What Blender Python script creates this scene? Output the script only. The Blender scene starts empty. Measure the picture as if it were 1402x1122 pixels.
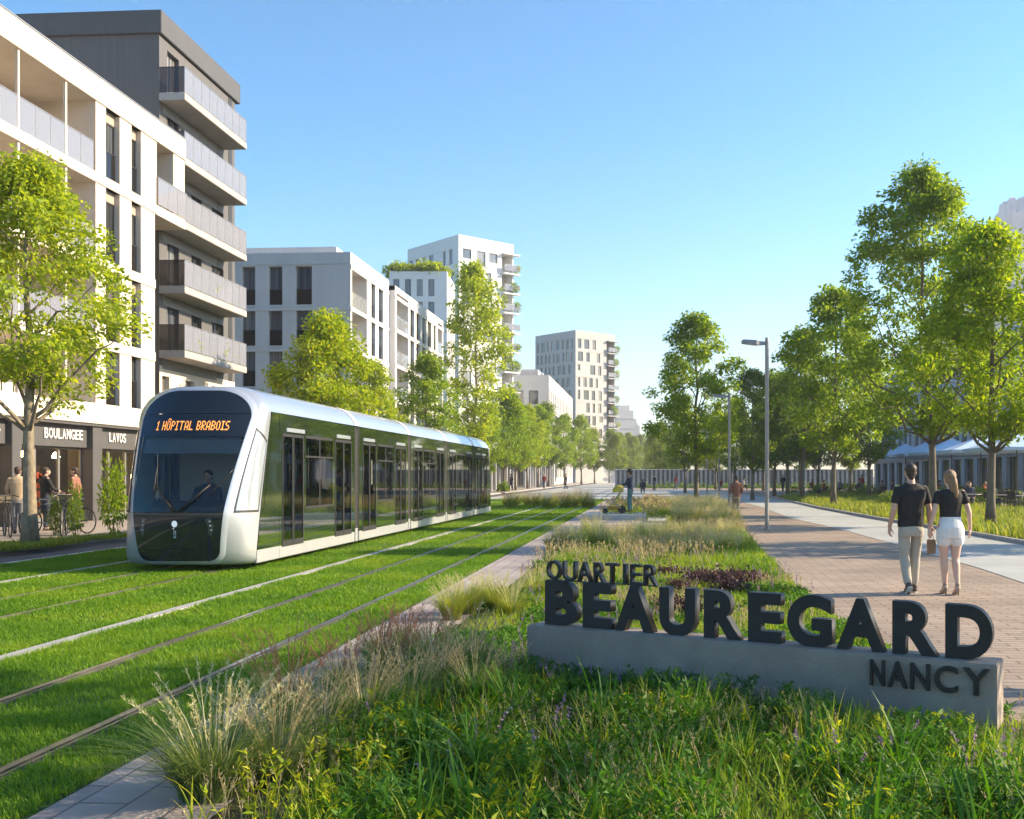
import bpy, bmesh, math, random
import numpy as np
from math import radians as RAD, sin, cos, pi, sqrt, atan2
from mathutils import Vector, Matrix, Quaternion

sc = bpy.context.scene
COL = sc.collection

# ------------------------------------------------------------------ camera, sky, sun, exposure
CA = RAD(3.8)          # camera turned a little left of the street axis (+Y)
EYE = 1.65
FPX, CX, CY = 1400.0, 797.0, 652.0
cam_d = bpy.data.cameras.new('camera')
cam = bpy.data.objects.new('camera', cam_d); COL.objects.link(cam)
cam.location = (0, 0, EYE); cam.rotation_euler = (RAD(90), 0, CA)
cam_d.sensor_width = 36; cam_d.lens = 36 * FPX / 1402
cam_d.shift_x = (701 - CX) / 1402; cam_d.shift_y = (CY - 561) / 1402
cam_d.clip_start = 0.1; cam_d.clip_end = 20000
sc.camera = cam

SUN_AZ = RAD(11)       # from +X towards +Y
SUN_EL = RAD(27)
world = bpy.data.worlds.new('World'); sc.world = world; world.use_nodes = True
wn = world.node_tree; bg = wn.nodes['Background']
sky = wn.nodes.new('ShaderNodeTexSky'); sky.sky_type = 'NISHITA'; sky.sun_disc = False
sky.sun_elevation = SUN_EL; sky.sun_rotation = RAD(90) - SUN_AZ
sky.altitude = 200; sky.air_density = 1.0; sky.dust_density = 0.6; sky.ozone_density = 2.0
hs = wn.nodes.new('ShaderNodeHueSaturation'); hs.inputs['Saturation'].default_value = 1.3; hs.inputs['Hue'].default_value = .487
gm = wn.nodes.new('ShaderNodeGamma'); gm.inputs[1].default_value = 1.5
wn.links.new(sky.outputs[0], gm.inputs[0]); wn.links.new(gm.outputs[0], hs.inputs['Color']); wn.links.new(hs.outputs[0], bg.inputs[0]); bg.inputs[1].default_value = 0.055
sun_d = bpy.data.lights.new('sun', 'SUN'); sun_d.energy = 5.0; sun_d.angle = RAD(0.5)
sun_d.color = (1.0, 0.81, 0.55)
sun = bpy.data.objects.new('sun', sun_d); COL.objects.link(sun)
sun_dir = Vector((cos(SUN_AZ) * cos(SUN_EL), sin(SUN_AZ) * cos(SUN_EL), sin(SUN_EL)))
sun.rotation_euler = sun_dir.to_track_quat('Z', 'Y').to_euler(); sun.location = (60, 20, 60)
sc.view_settings.view_transform = 'Standard'; sc.view_settings.look = 'None'
sc.view_settings.exposure = 1.43; sc.view_settings.gamma = 1
sc.render.engine = 'CYCLES'
sc.cycles.use_denoising = True
sc.cycles.max_bounces = 8; sc.cycles.transparent_max_bounces = 24
sc.cycles.diffuse_bounces = 3; sc.cycles.glossy_bounces = 4; sc.cycles.transmission_bounces = 6
sc.cycles.caustics_reflective = False; sc.cycles.caustics_refractive = False

# ------------------------------------------------------------------ photo pixel -> place on the real ground
def W(px, py, d):
    xc = (px - CX) / FPX * d
    return Vector((xc * cos(CA) - d * sin(CA), xc * sin(CA) + d * cos(CA), EYE + (CY - py) / FPX * d))
def g(px, py, z=0.0):
    d = (EYE - z) * FPX / (py - CY)
    p = W(px, py, d); p.z = z; return p
def gd(px, d, z=0.0):
    p = W(px, CY, d); p.z = z; return p
def YX(X, px):         # Y on a street-parallel plane x = X
    t = (px - CX) / FPX
    return -X * (cos(CA) + t * sin(CA)) / (sin(CA) - t * cos(CA))

# ------------------------------------------------------------------ materials
MATS = {}
def principled(name):
    m = bpy.data.materials.new(name); m.use_nodes = True
    nt = m.node_tree; return m, nt, nt.nodes['Principled BSDF'], nt.nodes['Material Output']
def mat(name, col, rough=0.6, metal=0.0, var=0.12, scale=4.0, bump=0.0, bscale=40.0, spec=0.5, stretch=(1, 1, 1), emit=None, estr=1.0, coat=0.0):
    if name in MATS: return MATS[name]
    m, nt, p, out = principled(name)
    p.inputs['Roughness'].default_value = rough; p.inputs['Metallic'].default_value = metal
    p.inputs['Specular IOR Level'].default_value = spec
    p.inputs['Base Color'].default_value = (*col, 1)
    if coat: p.inputs['Coat Weight'].default_value = coat; p.inputs['Coat Roughness'].default_value = 0.04
    if var > 0 or bump > 0:
        tc = nt.nodes.new('ShaderNodeTexCoord'); mp = nt.nodes.new('ShaderNodeMapping')
        mp.inputs['Scale'].default_value = stretch
        nt.links.new(tc.outputs['Object'], mp.inputs['Vector'])
    if var > 0:
        n = nt.nodes.new('ShaderNodeTexNoise'); n.inputs['Scale'].default_value = scale; n.inputs['Detail'].default_value = 6
        n.inputs['Roughness'].default_value = 0.65
        nt.links.new(mp.outputs[0], n.inputs['Vector'])
        r = nt.nodes.new('ShaderNodeValToRGB'); r.color_ramp.elements[0].position = 0.3; r.color_ramp.elements[1].position = 0.7
        r.color_ramp.elements[0].color = (*[c * (1 - var) for c in col], 1)
        r.color_ramp.elements[1].color = (*[min(1, c * (1 + var)) for c in col], 1)
        nt.links.new(n.outputs['Fac'], r.inputs[0]); nt.links.new(r.outputs[0], p.inputs['Base Color'])
    if bump > 0:
        b = nt.nodes.new('ShaderNodeTexNoise'); b.inputs['Scale'].default_value = bscale; b.inputs['Detail'].default_value = 5
        nt.links.new(mp.outputs[0], b.inputs['Vector'])
        bn = nt.nodes.new('ShaderNodeBump'); bn.inputs['Strength'].default_value = bump; bn.inputs['Distance'].default_value = 0.02
        nt.links.new(b.outputs['Fac'], bn.inputs['Height']); nt.links.new(bn.outputs[0], p.inputs['Normal'])
    if emit:
        p.inputs['Emission Color'].default_value = (*emit, 1); p.inputs['Emission Strength'].default_value = estr
    MATS[name] = m; return m
def leafmat(name, cols, trans=0.45, tcol=None, rough=0.55, big=0.0):
    """Leaf or blade: colour differs from leaf to leaf, light shines through."""
    if name in MATS: return MATS[name]
    m, nt, p, out = principled(name); nt.nodes.remove(p)
    geo = nt.nodes.new('ShaderNodeNewGeometry')
    r = nt.nodes.new('ShaderNodeValToRGB'); r.color_ramp.interpolation = 'LINEAR'
    els = r.color_ramp.elements
    while len(els) < len(cols): els.new(0.5)
    for i, c in enumerate(cols):
        els[i].position = i / (len(cols) - 1); els[i].color = (*c, 1)
    fac = geo.outputs['Random Per Island']
    if big > 0:
        tc = nt.nodes.new('ShaderNodeTexCoord'); n = nt.nodes.new('ShaderNodeTexNoise'); n.inputs['Scale'].default_value = big; n.inputs['Detail'].default_value = 3
        nt.links.new(tc.outputs['Object'], n.inputs['Vector'])
        mr = nt.nodes.new('ShaderNodeMapRange'); mr.inputs[1].default_value = 0.32; mr.inputs[2].default_value = 0.68
        nt.links.new(n.outputs['Fac'], mr.inputs[0])
        mx = nt.nodes.new('ShaderNodeMath'); mx.operation = 'MULTIPLY'; nt.links.new(fac, mx.inputs[0]); mx.inputs[1].default_value = 0.5
        m2 = nt.nodes.new('ShaderNodeMath'); m2.operation = 'MULTIPLY_ADD'; nt.links.new(mr.outputs[0], m2.inputs[0]); m2.inputs[1].default_value = 0.5
        nt.links.new(mx.outputs[0], m2.inputs[2]); fac = m2.outputs[0]
    nt.links.new(fac, r.inputs[0])
    d = nt.nodes.new('ShaderNodeBsdfPrincipled'); d.inputs['Roughness'].default_value = rough; d.inputs['Specular IOR Level'].default_value = 0.3
    t = nt.nodes.new('ShaderNodeBsdfTranslucent'); mix = nt.nodes.new('ShaderNodeMixShader'); mix.inputs[0].default_value = trans
    nt.links.new(r.outputs[0], d.inputs['Base Color'])
    mul = nt.nodes.new('ShaderNodeMixRGB'); mul.blend_type = 'MULTIPLY'; mul.inputs[0].default_value = 1
    tc2 = tcol or (1.9, 1.7, 0.6); mul.inputs[2].default_value = (*tc2, 1)
    nt.links.new(r.outputs[0], mul.inputs[1]); nt.links.new(mul.outputs[0], t.inputs['Color'])
    nt.links.new(d.outputs[0], mix.inputs[1]); nt.links.new(t.outputs[0], mix.inputs[2]); nt.links.new(mix.outputs[0], out.inputs[0])
    MATS[name] = m; return m
def clearglass(name, tint, ior=1.5, rough=0.0, milk=0.0, milkcol=(.6, .6, .68)):
    if name in MATS: return MATS[name]
    m, nt, p, out = principled(name); nt.nodes.remove(p)
    tr = nt.nodes.new('ShaderNodeBsdfTransparent'); tr.inputs[0].default_value = (*tint, 1)
    gl = nt.nodes.new('ShaderNodeBsdfGlossy'); gl.inputs['Roughness'].default_value = rough
    fr = nt.nodes.new('ShaderNodeFresnel'); fr.inputs[0].default_value = ior
    base = tr
    if milk > 0:
        df = nt.nodes.new('ShaderNodeBsdfDiffuse'); df.inputs[0].default_value = (*milkcol, 1)
        mm = nt.nodes.new('ShaderNodeMixShader'); mm.inputs[0].default_value = milk
        nt.links.new(tr.outputs[0], mm.inputs[1]); nt.links.new(df.outputs[0], mm.inputs[2]); base = mm
    mix = nt.nodes.new('ShaderNodeMixShader'); nt.links.new(fr.outputs[0], mix.inputs[0])
    nt.links.new(base.outputs[0], mix.inputs[1]); nt.links.new(gl.outputs[0], mix.inputs[2]); nt.links.new(mix.outputs[0], out.inputs[0])
    MATS[name] = m; return m
def panemat(name, cols, rough=0.04, spec=0.9):
    """Window pane with the dim room, curtain or painted reflection in it differing from window to window."""
    if name in MATS: return MATS[name]
    m, nt, p, out = principled(name)
    oi = nt.nodes.new('ShaderNodeObjectInfo'); r = nt.nodes.new('ShaderNodeValToRGB')
    els = r.color_ramp.elements; r.color_ramp.interpolation = 'CONSTANT'
    while len(els) < len(cols): els.new(0.5)
    for i, c in enumerate(cols): els[i].position = i / len(cols); els[i].color = (*c, 1)
    tc = nt.nodes.new('ShaderNodeTexCoord'); mp = nt.nodes.new('ShaderNodeMapping'); mp.inputs['Scale'].default_value = (5, 5, 0.15)
    wv = nt.nodes.new('ShaderNodeTexNoise'); wv.inputs['Scale'].default_value = 1.6; wv.inputs['Detail'].default_value = 2
    add = nt.nodes.new('ShaderNodeVectorMath'); add.operation = 'ADD'
    nt.links.new(tc.outputs['Object'], mp.inputs[0]); nt.links.new(mp.outputs[0], add.inputs[0]); nt.links.new(oi.outputs['Location'], add.inputs[1]); nt.links.new(add.outputs[0], wv.inputs['Vector'])
    mul = nt.nodes.new('ShaderNodeMixRGB'); mul.blend_type = 'MULTIPLY'; mul.inputs[0].default_value = 0.8
    rr = nt.nodes.new('ShaderNodeValToRGB'); rr.color_ramp.elements[0].position = 0.35; rr.color_ramp.elements[1].position = 0.65
    rr.color_ramp.elements[0].color = (.25, .25, .25, 1)
    nt.links.new(oi.outputs['Random'], r.inputs[0]); nt.links.new(wv.outputs['Fac'], rr.inputs[0])
    nt.links.new(r.outputs[0], mul.inputs[1]); nt.links.new(rr.outputs[0], mul.inputs[2]); nt.links.new(mul.outputs[0], p.inputs['Base Color'])
    p.inputs['Roughness'].default_value = rough; p.inputs['Specular IOR Level'].default_value = spec
    MATS[name] = m; return m

# ------------------------------------------------------------------ mesh building
class MB:
    def __init__(s): s.v = []; s.f = []
    def add(s, vs, fs):
        n = len(s.v); s.v += [tuple(v) for v in vs]; s.f += [tuple(i + n for i in f) for f in fs]; return s
    def box(s, x0, x1, y0, y1, z0, z1):
        if x0 > x1: x0, x1 = x1, x0
        if y0 > y1: y0, y1 = y1, y0
        return s.add([(x0, y0, z0), (x1, y0, z0), (x1, y1, z0), (x0, y1, z0), (x0, y0, z1), (x1, y0, z1), (x1, y1, z1), (x0, y1, z1)],
                     [(3, 2, 1, 0), (4, 5, 6, 7), (0, 1, 5, 4), (1, 2, 6, 5), (2, 3, 7, 6), (3, 0, 4, 7)])
    def tube(s, pts, rad, n=8, cap=True):
        pts = [Vector(p) for p in pts]
        if not hasattr(rad, '__len__'): rad = [rad] * len(pts)
        rings = []; ref = None
        for i, p in enumerate(pts):
            t = (pts[min(i + 1, len(pts) - 1)] - pts[max(i - 1, 0)]).normalized()
            if ref is None or abs(ref.dot(t)) > 0.95: ref = Vector((1, 0, 0)) if abs(t.x) < 0.8 else Vector((0, 1, 0))
            u = (ref - t * ref.dot(t)).normalized(); v = t.cross(u); ref = u
            rings.append([p + (u * cos(2 * pi * k / n) + v * sin(2 * pi * k / n)) * rad[i] for k in range(n)])
        base = [q for r in rings for q in r]; fs = []
        for i in range(len(pts) - 1):
            for k in range(n):
                fs.append((i * n + k, i * n + (k + 1) % n, (i + 1) * n + (k + 1) % n, (i + 1) * n + k))
        if cap:
            fs.append(tuple(range(n - 1, -1, -1))); fs.append(tuple((len(pts) - 1) * n + k for k in range(n)))
        return s.add(base, fs)
    def lathe(s, prof, c=(0, 0, 0), n=16):
        vs = []; fs = []
        for r, z in prof:
            for k in range(n): vs.append((c[0] + r * cos(2 * pi * k / n), c[1] + r * sin(2 * pi * k / n), c[2] + z))
        for i in range(len(prof) - 1):
            for k in range(n): fs.append((i * n + k, i * n + (k + 1) % n, (i + 1) * n + (k + 1) % n, (i + 1) * n + k))
        fs.append(tuple(range(n - 1, -1, -1))); fs.append(tuple((len(prof) - 1) * n + k for k in range(n)))
        return s.add(vs, fs)
    def grid(s, P):                      # P[i][j] points
        n = len(P[0]); vs = [q for r in P for q in r]; fs = []
        for i in range(len(P) - 1):
            for j in range(n - 1): fs.append((i * n + j, i * n + j + 1, (i + 1) * n + j + 1, (i + 1) * n + j))
        return s.add(vs, fs)
    def loft(s, rings, closed=True, cap=True):
        n = len(rings[0]); vs = [q for r in rings for q in r]; fs = []
        for i in range(len(rings) - 1):
            for k in range(n if closed else n - 1):
                fs.append((i * n + k, i * n + (k + 1) % n, (i + 1) * n + (k + 1) % n, (i + 1) * n + k))
        if cap: fs.append(tuple(range(n - 1, -1, -1))); fs.append(tuple((len(rings) - 1) * n + k for k in range(n)))
        return s.add(vs, fs)
    def ell(s, c, r, n=12, m=8, rot=None):
        vs = []; fs = []
        for i in range(m + 1):
            t = pi * i / m
            for k in range(n):
                q = Vector((r[0] * sin(t) * cos(2 * pi * k / n), r[1] * sin(t) * sin(2 * pi * k / n), r[2] * cos(t)))
                if rot: q = rot @ q
                vs.append(q + Vector(c))
        for i in range(m):
            for k in range(n): fs.append((i * n + (k + 1) % n, i * n + k, (i + 1) * n + k, (i + 1) * n + (k + 1) % n))
        return s.add(vs, fs)
    def mesh(s, name, m, smooth=False, bevel=0.0):
        me = bpy.data.meshes.new(name); me.from_pydata(s.v, [], s.f)
        if bevel > 0 or smooth == 'fix':
            bm = bmesh.new(); bm.from_mesh(me); bmesh.ops.recalc_face_normals(bm, faces=bm.faces)
            if bevel > 0:
                es = [e for e in bm.edges if len(e.link_faces) == 2 and e.calc_face_angle(0) > 0.6]
                bmesh.ops.bevel(bm, geom=es, offset=bevel, segments=2, affect='EDGES', clamp_overlap=True)
            bm.to_mesh(me); bm.free()
        if m: me.materials.append(m)
        if smooth: me.polygons.foreach_set('use_smooth', [True] * len(me.polygons))
        me.update(); return me
    def build(s, name, m, parent=None, smooth=False, bevel=0.0, loc=(0, 0, 0), rz=0.0):
        return put(s.mesh(name, m, smooth, bevel), name, parent, loc, rz)
def put(me, name, parent=None, loc=(0, 0, 0), rz=0.0, scale=None):
    o = bpy.data.objects.new(name, me); COL.objects.link(o)
    o.location = loc; o.rotation_euler = (0, 0, rz)
    if scale: o.scale = scale
    if parent: o.parent = parent
    return o
def np_mesh(name, V, F, m, smooth=False):
    me = bpy.data.meshes.new(name); V = np.ascontiguousarray(V, dtype=np.float32); F = np.ascontiguousarray(F, dtype=np.int32)
    k = F.shape[1]
    me.vertices.add(len(V)); me.vertices.foreach_set('co', V.ravel())
    me.loops.add(F.size); me.loops.foreach_set('vertex_index', F.ravel())
    me.polygons.add(len(F)); me.polygons.foreach_set('loop_start', np.arange(len(F), dtype=np.int32) * k)
    me.update(calc_edges=True)
    if m: me.materials.append(m)
    if smooth: me.polygons.foreach_set('use_smooth', np.ones(len(F), dtype=bool))
    return me
def tag(o, label, cat, group=None):
    o['label'] = label; o['category'] = cat
    if group: o['group'] = group
    return o
def struct(o): o['kind'] = 'structure'; return o
def stuff(o): o['kind'] = 'stuff'; return o
def thing(name, label, cat, loc=(0, 0, 0), rz=0.0, group=None):
    o = bpy.data.objects.new(name, None); COL.objects.link(o); o.location = loc; o.rotation_euler = (0, 0, rz)
    o.empty_display_size = 0.3
    return tag(o, label, cat, group)
KIDS = {}
def dup(root, loc, rz=0.0, scale=None, label=None, group=None):
    def rec(o, par):
        c = o.copy(); COL.objects.link(c)
        if par: c.parent = par
        for k in o.children: rec(k, c)
        return c
    r = rec(root, None); r.location = loc; r.rotation_euler = (0, 0, rz)
    if scale: r.scale = scale if hasattr(scale, '__len__') else (scale,) * 3
    if label: r['label'] = label
    if group: r['group'] = group
    return r
def poly_sheet(name, pts, z, m, thick=0.0):
    mb = MB(); n = len(pts)
    mb.add([(p[0], p[1], z) for p in pts], [tuple(range(n))])
    if thick:
        mb.add([(p[0], p[1], z) for p in pts] + [(p[0], p[1], z - thick) for p in pts], [(i, i + n, (i + 1) % n + n, (i + 1) % n) for i in range(n)])
    o = mb.build(name, m, smooth='fix')
    o.data.polygons.foreach_set('use_smooth', [False] * len(o.data.polygons))
    if o.data.polygons[0].normal.z < 0: o.data.flip_normals()
    return o
def glyph(ch, size, depth, off=0.0, m=None, name='letter', bevel=0.0):
    cu = bpy.data.curves.new('glyph', 'FONT'); cu.body = ch; cu.size = size; cu.extrude = depth / 2; cu.offset = off; cu.bevel_depth = bevel; cu.resolution_u = 6
    o = bpy.data.objects.new('glyph', cu); COL.objects.link(o)
    dg = bpy.context.evaluated_depsgraph_get(); me = bpy.data.meshes.new_from_object(o.evaluated_get(dg))
    bpy.data.objects.remove(o); bpy.data.curves.remove(cu); me.name = name
    if m: me.materials.clear(); me.materials.append(m)
    return me
def fit_glyph(me, x0, x1, z0, z1, y=0.0):
    """Stand a flat glyph up in the XZ plane and fit it into a box; its front looks to -Y."""
    n = len(me.vertices); c = np.zeros(n * 3, dtype=np.float32); me.vertices.foreach_get('co', c); c = c.reshape(-1, 3)
    lo, hi = c.min(0), c.max(0); o = np.empty_like(c)
    o[:, 0] = x0 + (c[:, 0] - lo[0]) / max(hi[0] - lo[0], 1e-6) * (x1 - x0)
    o[:, 2] = z0 + (c[:, 1] - lo[1]) / max(hi[1] - lo[1], 1e-6) * (z1 - z0)
    o[:, 1] = y - c[:, 2]
    me.vertices.foreach_set('co', o.ravel()); me.update(); return me
# ------------------------------------------------------------------ vegetation generators (leaf and blade arrays)
def blades(rng, base, az, h, lean, w, seg=3, droop=0.25, twist=0.0):
    N = len(base); t = np.linspace(0, 1, seg + 1)[None, :]
    h = h[:, None]; lean = lean[:, None]; hor = h * lean * t ** 1.7; z = h * (t - droop * (lean * t ** 2.4))
    ca, sa = np.cos(az)[:, None], np.sin(az)[:, None]
    C = np.stack([base[:, 0:1] + hor * ca, base[:, 1:2] + hor * sa, base[:, 2:3] + z], -1)
    ww = w[:, None] * (1 - t ** 2.2) * 0.5 * np.minimum(1, 0.55 + 1.2 * t) + 0.0004
    pa = az + pi / 2 + (rng.random(N) - .5) * twist
    S = np.stack([np.cos(pa), np.sin(pa), np.zeros(N)], -1)[:, None, :]
    V = np.stack([C - S * ww[..., None], C + S * ww[..., None]], 2).reshape(N, -1, 3)
    nv = 2 * (seg + 1); k = np.arange(seg) * 2
    f = np.stack([k, k + 1, k + 3, k + 2], -1)
    F = (f[None] + (np.arange(N) * nv)[:, None, None]).reshape(-1, 4)
    return V.reshape(-1, 3), F
def leaves(rng, c, d, L, Wd, up=0.5):
    N = len(c); d = d / (np.linalg.norm(d, axis=1, keepdims=True) + 1e-9)
    n = rng.normal(size=(N, 3)); n[:, 2] += up * 2
    s = np.cross(d, n); s /= (np.linalg.norm(s, axis=1, keepdims=True) + 1e-9)
    nn = np.cross(s, d)
    L = L[:, None]; Wd = Wd[:, None]
    a = c; b = c + d * L * 0.45 + s * Wd * .5 + nn * Wd * .12; e = c + d * L - nn * L * .12; f = c + d * L * .45 - s * Wd * .5 + nn * Wd * .12
    V = np.stack([a, b, e, f], 1).reshape(-1, 3)
    F = np.arange(N * 4).reshape(N, 4)
    return V, F
def join(parts):
    Vs, Fs, o = [], [], 0
    for V, F in parts: Vs.append(V); Fs.append(F + o); o += len(V)
    return np.concatenate(Vs), np.concatenate(Fs)
def in_poly(P, poly):
    x, y = P[:, 0], P[:, 1]; r = np.zeros(len(P), bool); n = len(poly)
    for i in range(n):
        x0, y0 = poly[i][:2]; x1, y1 = poly[(i + 1) % n][:2]
        if y0 == y1: continue
        r ^= ((y0 > y) != (y1 > y)) & (x < (x1 - x0) * (y - y0) / (y1 - y0) + x0)
    return r
def scatter(rng, poly, n):
    P = np.array([p[:2] for p in poly]); lo, hi = P.min(0), P.max(0)
    Q = lo + rng.random((n, 2)) * (hi - lo)
    return Q[in_poly(Q, poly)]
def depth_of(Q): return -Q[:, 0] * sin(CA) + Q[:, 1] * cos(CA)
def px_of(Q): return CX + FPX * (Q[:, 0] * cos(CA) + Q[:, 1] * sin(CA)) / depth_of(Q)
def vnoise(Q, s, seed=0):
    r = np.random.default_rng(seed); G = r.random((64, 64))
    x = Q[:, 0] / s; y = Q[:, 1] / s; xi = np.floor(x).astype(int); yi = np.floor(y).astype(int); fx = x - xi; fy = y - yi
    fx = fx * fx * (3 - 2 * fx); fy = fy * fy * (3 - 2 * fy)
    g_ = lambda a, b: G[a % 64, b % 64]
    return (g_(xi, yi) * (1 - fx) + g_(xi + 1, yi) * fx) * (1 - fy) + (g_(xi, yi + 1) * (1 - fx) + g_(xi + 1, yi + 1) * fx) * fy

def tree_meshes(seed, H, R, zb, npuff, nleaf, L, prof=(0.55, 1.0), puff_r=0.42, r0=0.14, nprim=18, lopen=0.0, colour='leaf_green'):
    """Trunk with limbs (one mesh) and a crown of separate leaves gathered in clumps round the limb ends."""
    rng = np.random.default_rng(seed); rnd = random.Random(seed)
    def rad_at(t):          # crown half-width at crown height fraction t
        return R * (max(0.0, sin(pi * min(1, max(0, t)) ** prof[0])) ** prof[1]) * 0.93 + 0.07 * R
    mb = MB(); wob = [(rnd.gauss(0, .05), rnd.gauss(0, .05)) for _ in range(12)]
    tp = []; x = y = 0
    for i in range(12):
        t = i / 11; x += wob[i][0] * (0.4 if i < 3 else 1) * H / 10; y += wob[i][1] * (0.4 if i < 3 else 1) * H / 10
        tp.append(Vector((x, y, t * H * 0.97)))
    tr = [r0 * (1.35 if i == 0 else 1) * (1 - 0.93 * (i / 11) ** 0.8) + 0.012 for i in range(12)]
    mb.tube(tp, tr, 10)
    def trunk_at(z):
        f = max(0, min(10.999, z / (H * 0.97) * 11)); i = int(f); return tp[i].lerp(tp[i + 1], f - i), tr[i] + (tr[i + 1] - tr[i]) * (f - i)
    prim = []
    for k in range(nprim):
        t = 0.06 + 0.9 * ((k + 0.5) / nprim) ** 0.9; az = k * 2.399 + rnd.uniform(-.35, .35)
        rr = rad_at(t) * rnd.uniform(0.72, 1.0); ze = zb + t * (H - zb)
        z0 = max(zb * 0.72 + 0.02 * H, ze - rr * rnd.uniform(0.75, 1.25))
        b, br = trunk_at(z0); e = Vector((b.x + rr * cos(az), b.y + rr * sin(az), ze))
        pts = []; 
        for i in range(7):
            u = i / 6; p = b.lerp(e, u); p.z += 0.16 * rr * sin(pi * u) * rnd.uniform(-.7, .5); p.x += rnd.gauss(0, .03) * u * rr; p.y += rnd.gauss(0, .03) * u * rr; pts.append(p)
        mb.tube(pts, [max(0.008, br * 0.5 * (1 - .88 * i / 6)) for i in range(7)], 6); prim.append((pts, br * 0.5))
    top = (tp[8:12], 0.03); prim.append((list(top[0]) + [tp[11]] * 3, 0.02))
    puffs = []
    for k in range(npuff):
        if k < nprim: p = prim[k][0][-1].copy()
        elif k == nprim: p = tp[11].copy()
        else:
            t = rnd.random() ** 0.9; az = rnd.uniform(0, 2 * pi); lump = 0.78 + 0.3 * sin(3 * az + seed) * sin(7 * t + seed)
            q = (rnd.random() ** 0.45); rr = rad_at(t) * q * lump; c, _ = trunk_at(zb + t * (H - zb))
            p = Vector((c.x + rr * cos(az), c.y + rr * sin(az), zb + t * (H - zb)))
            best = None
            for pts, pr in prim:
                for i in range(1, 7):
                    dd = (pts[i] - p).length + (0.5 if pts[i].z > p.z else 0)
                    if best is None or dd < best[0]: best = (dd, pts[i], pr * (1 - .85 * i / 6))
            b = best[1]; m1 = b.lerp(p, .5); m1.z -= 0.08 * best[0]
            if best[0] > 0.1: mb.tube([b, m1, p], [max(.008, best[2] * .6), max(.006, best[2] * .4), .004], 4, cap=False)
        puffs.append((p, puff_r * rnd.uniform(.65, 1.35)))
    P = np.array([[*p] for p, _ in puffs]); S = np.array([s for _, s in puffs])
    wgt = S ** 2; idx = rng.choice(len(P), size=nleaf, p=wgt / wgt.sum())
    off = rng.normal(size=(nleaf, 3)); off /= np.linalg.norm(off, axis=1, keepdims=True); off *= (rng.random((nleaf, 1)) ** 0.5) * np.array([1.05, 1.05, .8])
    c = P[idx] + off * S[idx][:, None]
    axis = np.stack([np.interp(c[:, 2], [q.z for q in tp], [q.x for q in tp]), np.interp(c[:, 2], [q.z for q in tp], [q.y for q in tp])], -1)
    out = c.copy(); out[:, :2] -= axis; out[:, 2] = 0; out /= (np.linalg.norm(out, axis=1, keepdims=True) + 1e-6)
    d = out * 0.7 + rng.normal(size=(nleaf, 3)) * 0.65; d[:, 2] -= 0.35
    LL = L * rng.uniform(.6, 1.3, nleaf)
    V, F = leaves(rng, c, d, LL, LL * rng.uniform(.38, .6, nleaf), up=0.6)
    trunk = mb.mesh('trunk', MATS['bark'], smooth=True)
    crown = np_mesh('crown', V, F, MATS[colour])
    return trunk, crown
def make_tree(mesh, loc, rz=0, s=1.0, colour=None, label='', group=None, name='street_tree', cat='tree', bark=None):
    t = thing(name, label, cat, loc, rz, group); t.scale = s if hasattr(s, '__len__') else (s, s, s)
    tr = put(mesh[0], 'trunk', t); cr = put(mesh[1], 'crown', t)
    if colour:
        cr.material_slots[0].link = 'OBJECT'; cr.material_slots[0].material = MATS[colour]
    if bark:
        tr.material_slots[0].link = 'OBJECT'; tr.material_slots[0].material = MATS[bark]
    return t
def grass_clump_meshes(seed, h, nb, npl, wid, lean=(.25, .95), ph=1.15, base_r=.12, fuzz=44, plume_len=.34):
    rng = np.random.default_rng(seed)
    az = rng.random(nb) * 2 * pi; r = base_r * np.sqrt(rng.random(nb)); b = np.stack([r * np.cos(az), r * np.sin(az), np.zeros(nb)], -1)
    fol = blades(rng, b, az + rng.normal(0, .4, nb), h * rng.uniform(.5, 1.05, nb), rng.uniform(lean[0], lean[1], nb), wid * rng.uniform(.6, 1.3, nb), 5, .45, 1.2)
    F1 = np_mesh('foliage', *fol, None)
    az = rng.random(npl) * 2 * pi; r = base_r * .8 * np.sqrt(rng.random(npl)); b = np.stack([r * np.cos(az), r * np.sin(az), np.zeros(npl)], -1)
    hh = h * ph * rng.uniform(.8, 1.12, npl); le = rng.uniform(.12, .62, npl); a2 = az + rng.normal(0, .4, npl)
    parts = [blades(rng, b, a2, hh, le, np.full(npl, .0045), 5, .3)]
    T = 1 - rng.random((npl, fuzz)) ** 0.9 * plume_len
    hor = hh[:, None] * le[:, None] * T ** 1.7; z = hh[:, None] * (T - .3 * le[:, None] * T ** 2.4)
    c = np.stack([b[:, 0:1] + hor * np.cos(a2)[:, None], b[:, 1:2] + hor * np.sin(a2)[:, None], z], -1).reshape(-1, 3)
    dirv = np.stack([np.cos(a2) * le, np.sin(a2) * le, np.ones(npl)], -1)[:, None, :].repeat(fuzz, 1).reshape(-1, 3)
    d = dirv + rng.normal(0, .38, dirv.shape); n = len(c)
    parts.append(leaves(rng, c, d, h * rng.uniform(.03, .058, n), np.full(n, .0032) * rng.uniform(.7, 1.4, n)))
    return F1, np_mesh('plumes', *join(parts), None)
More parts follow.
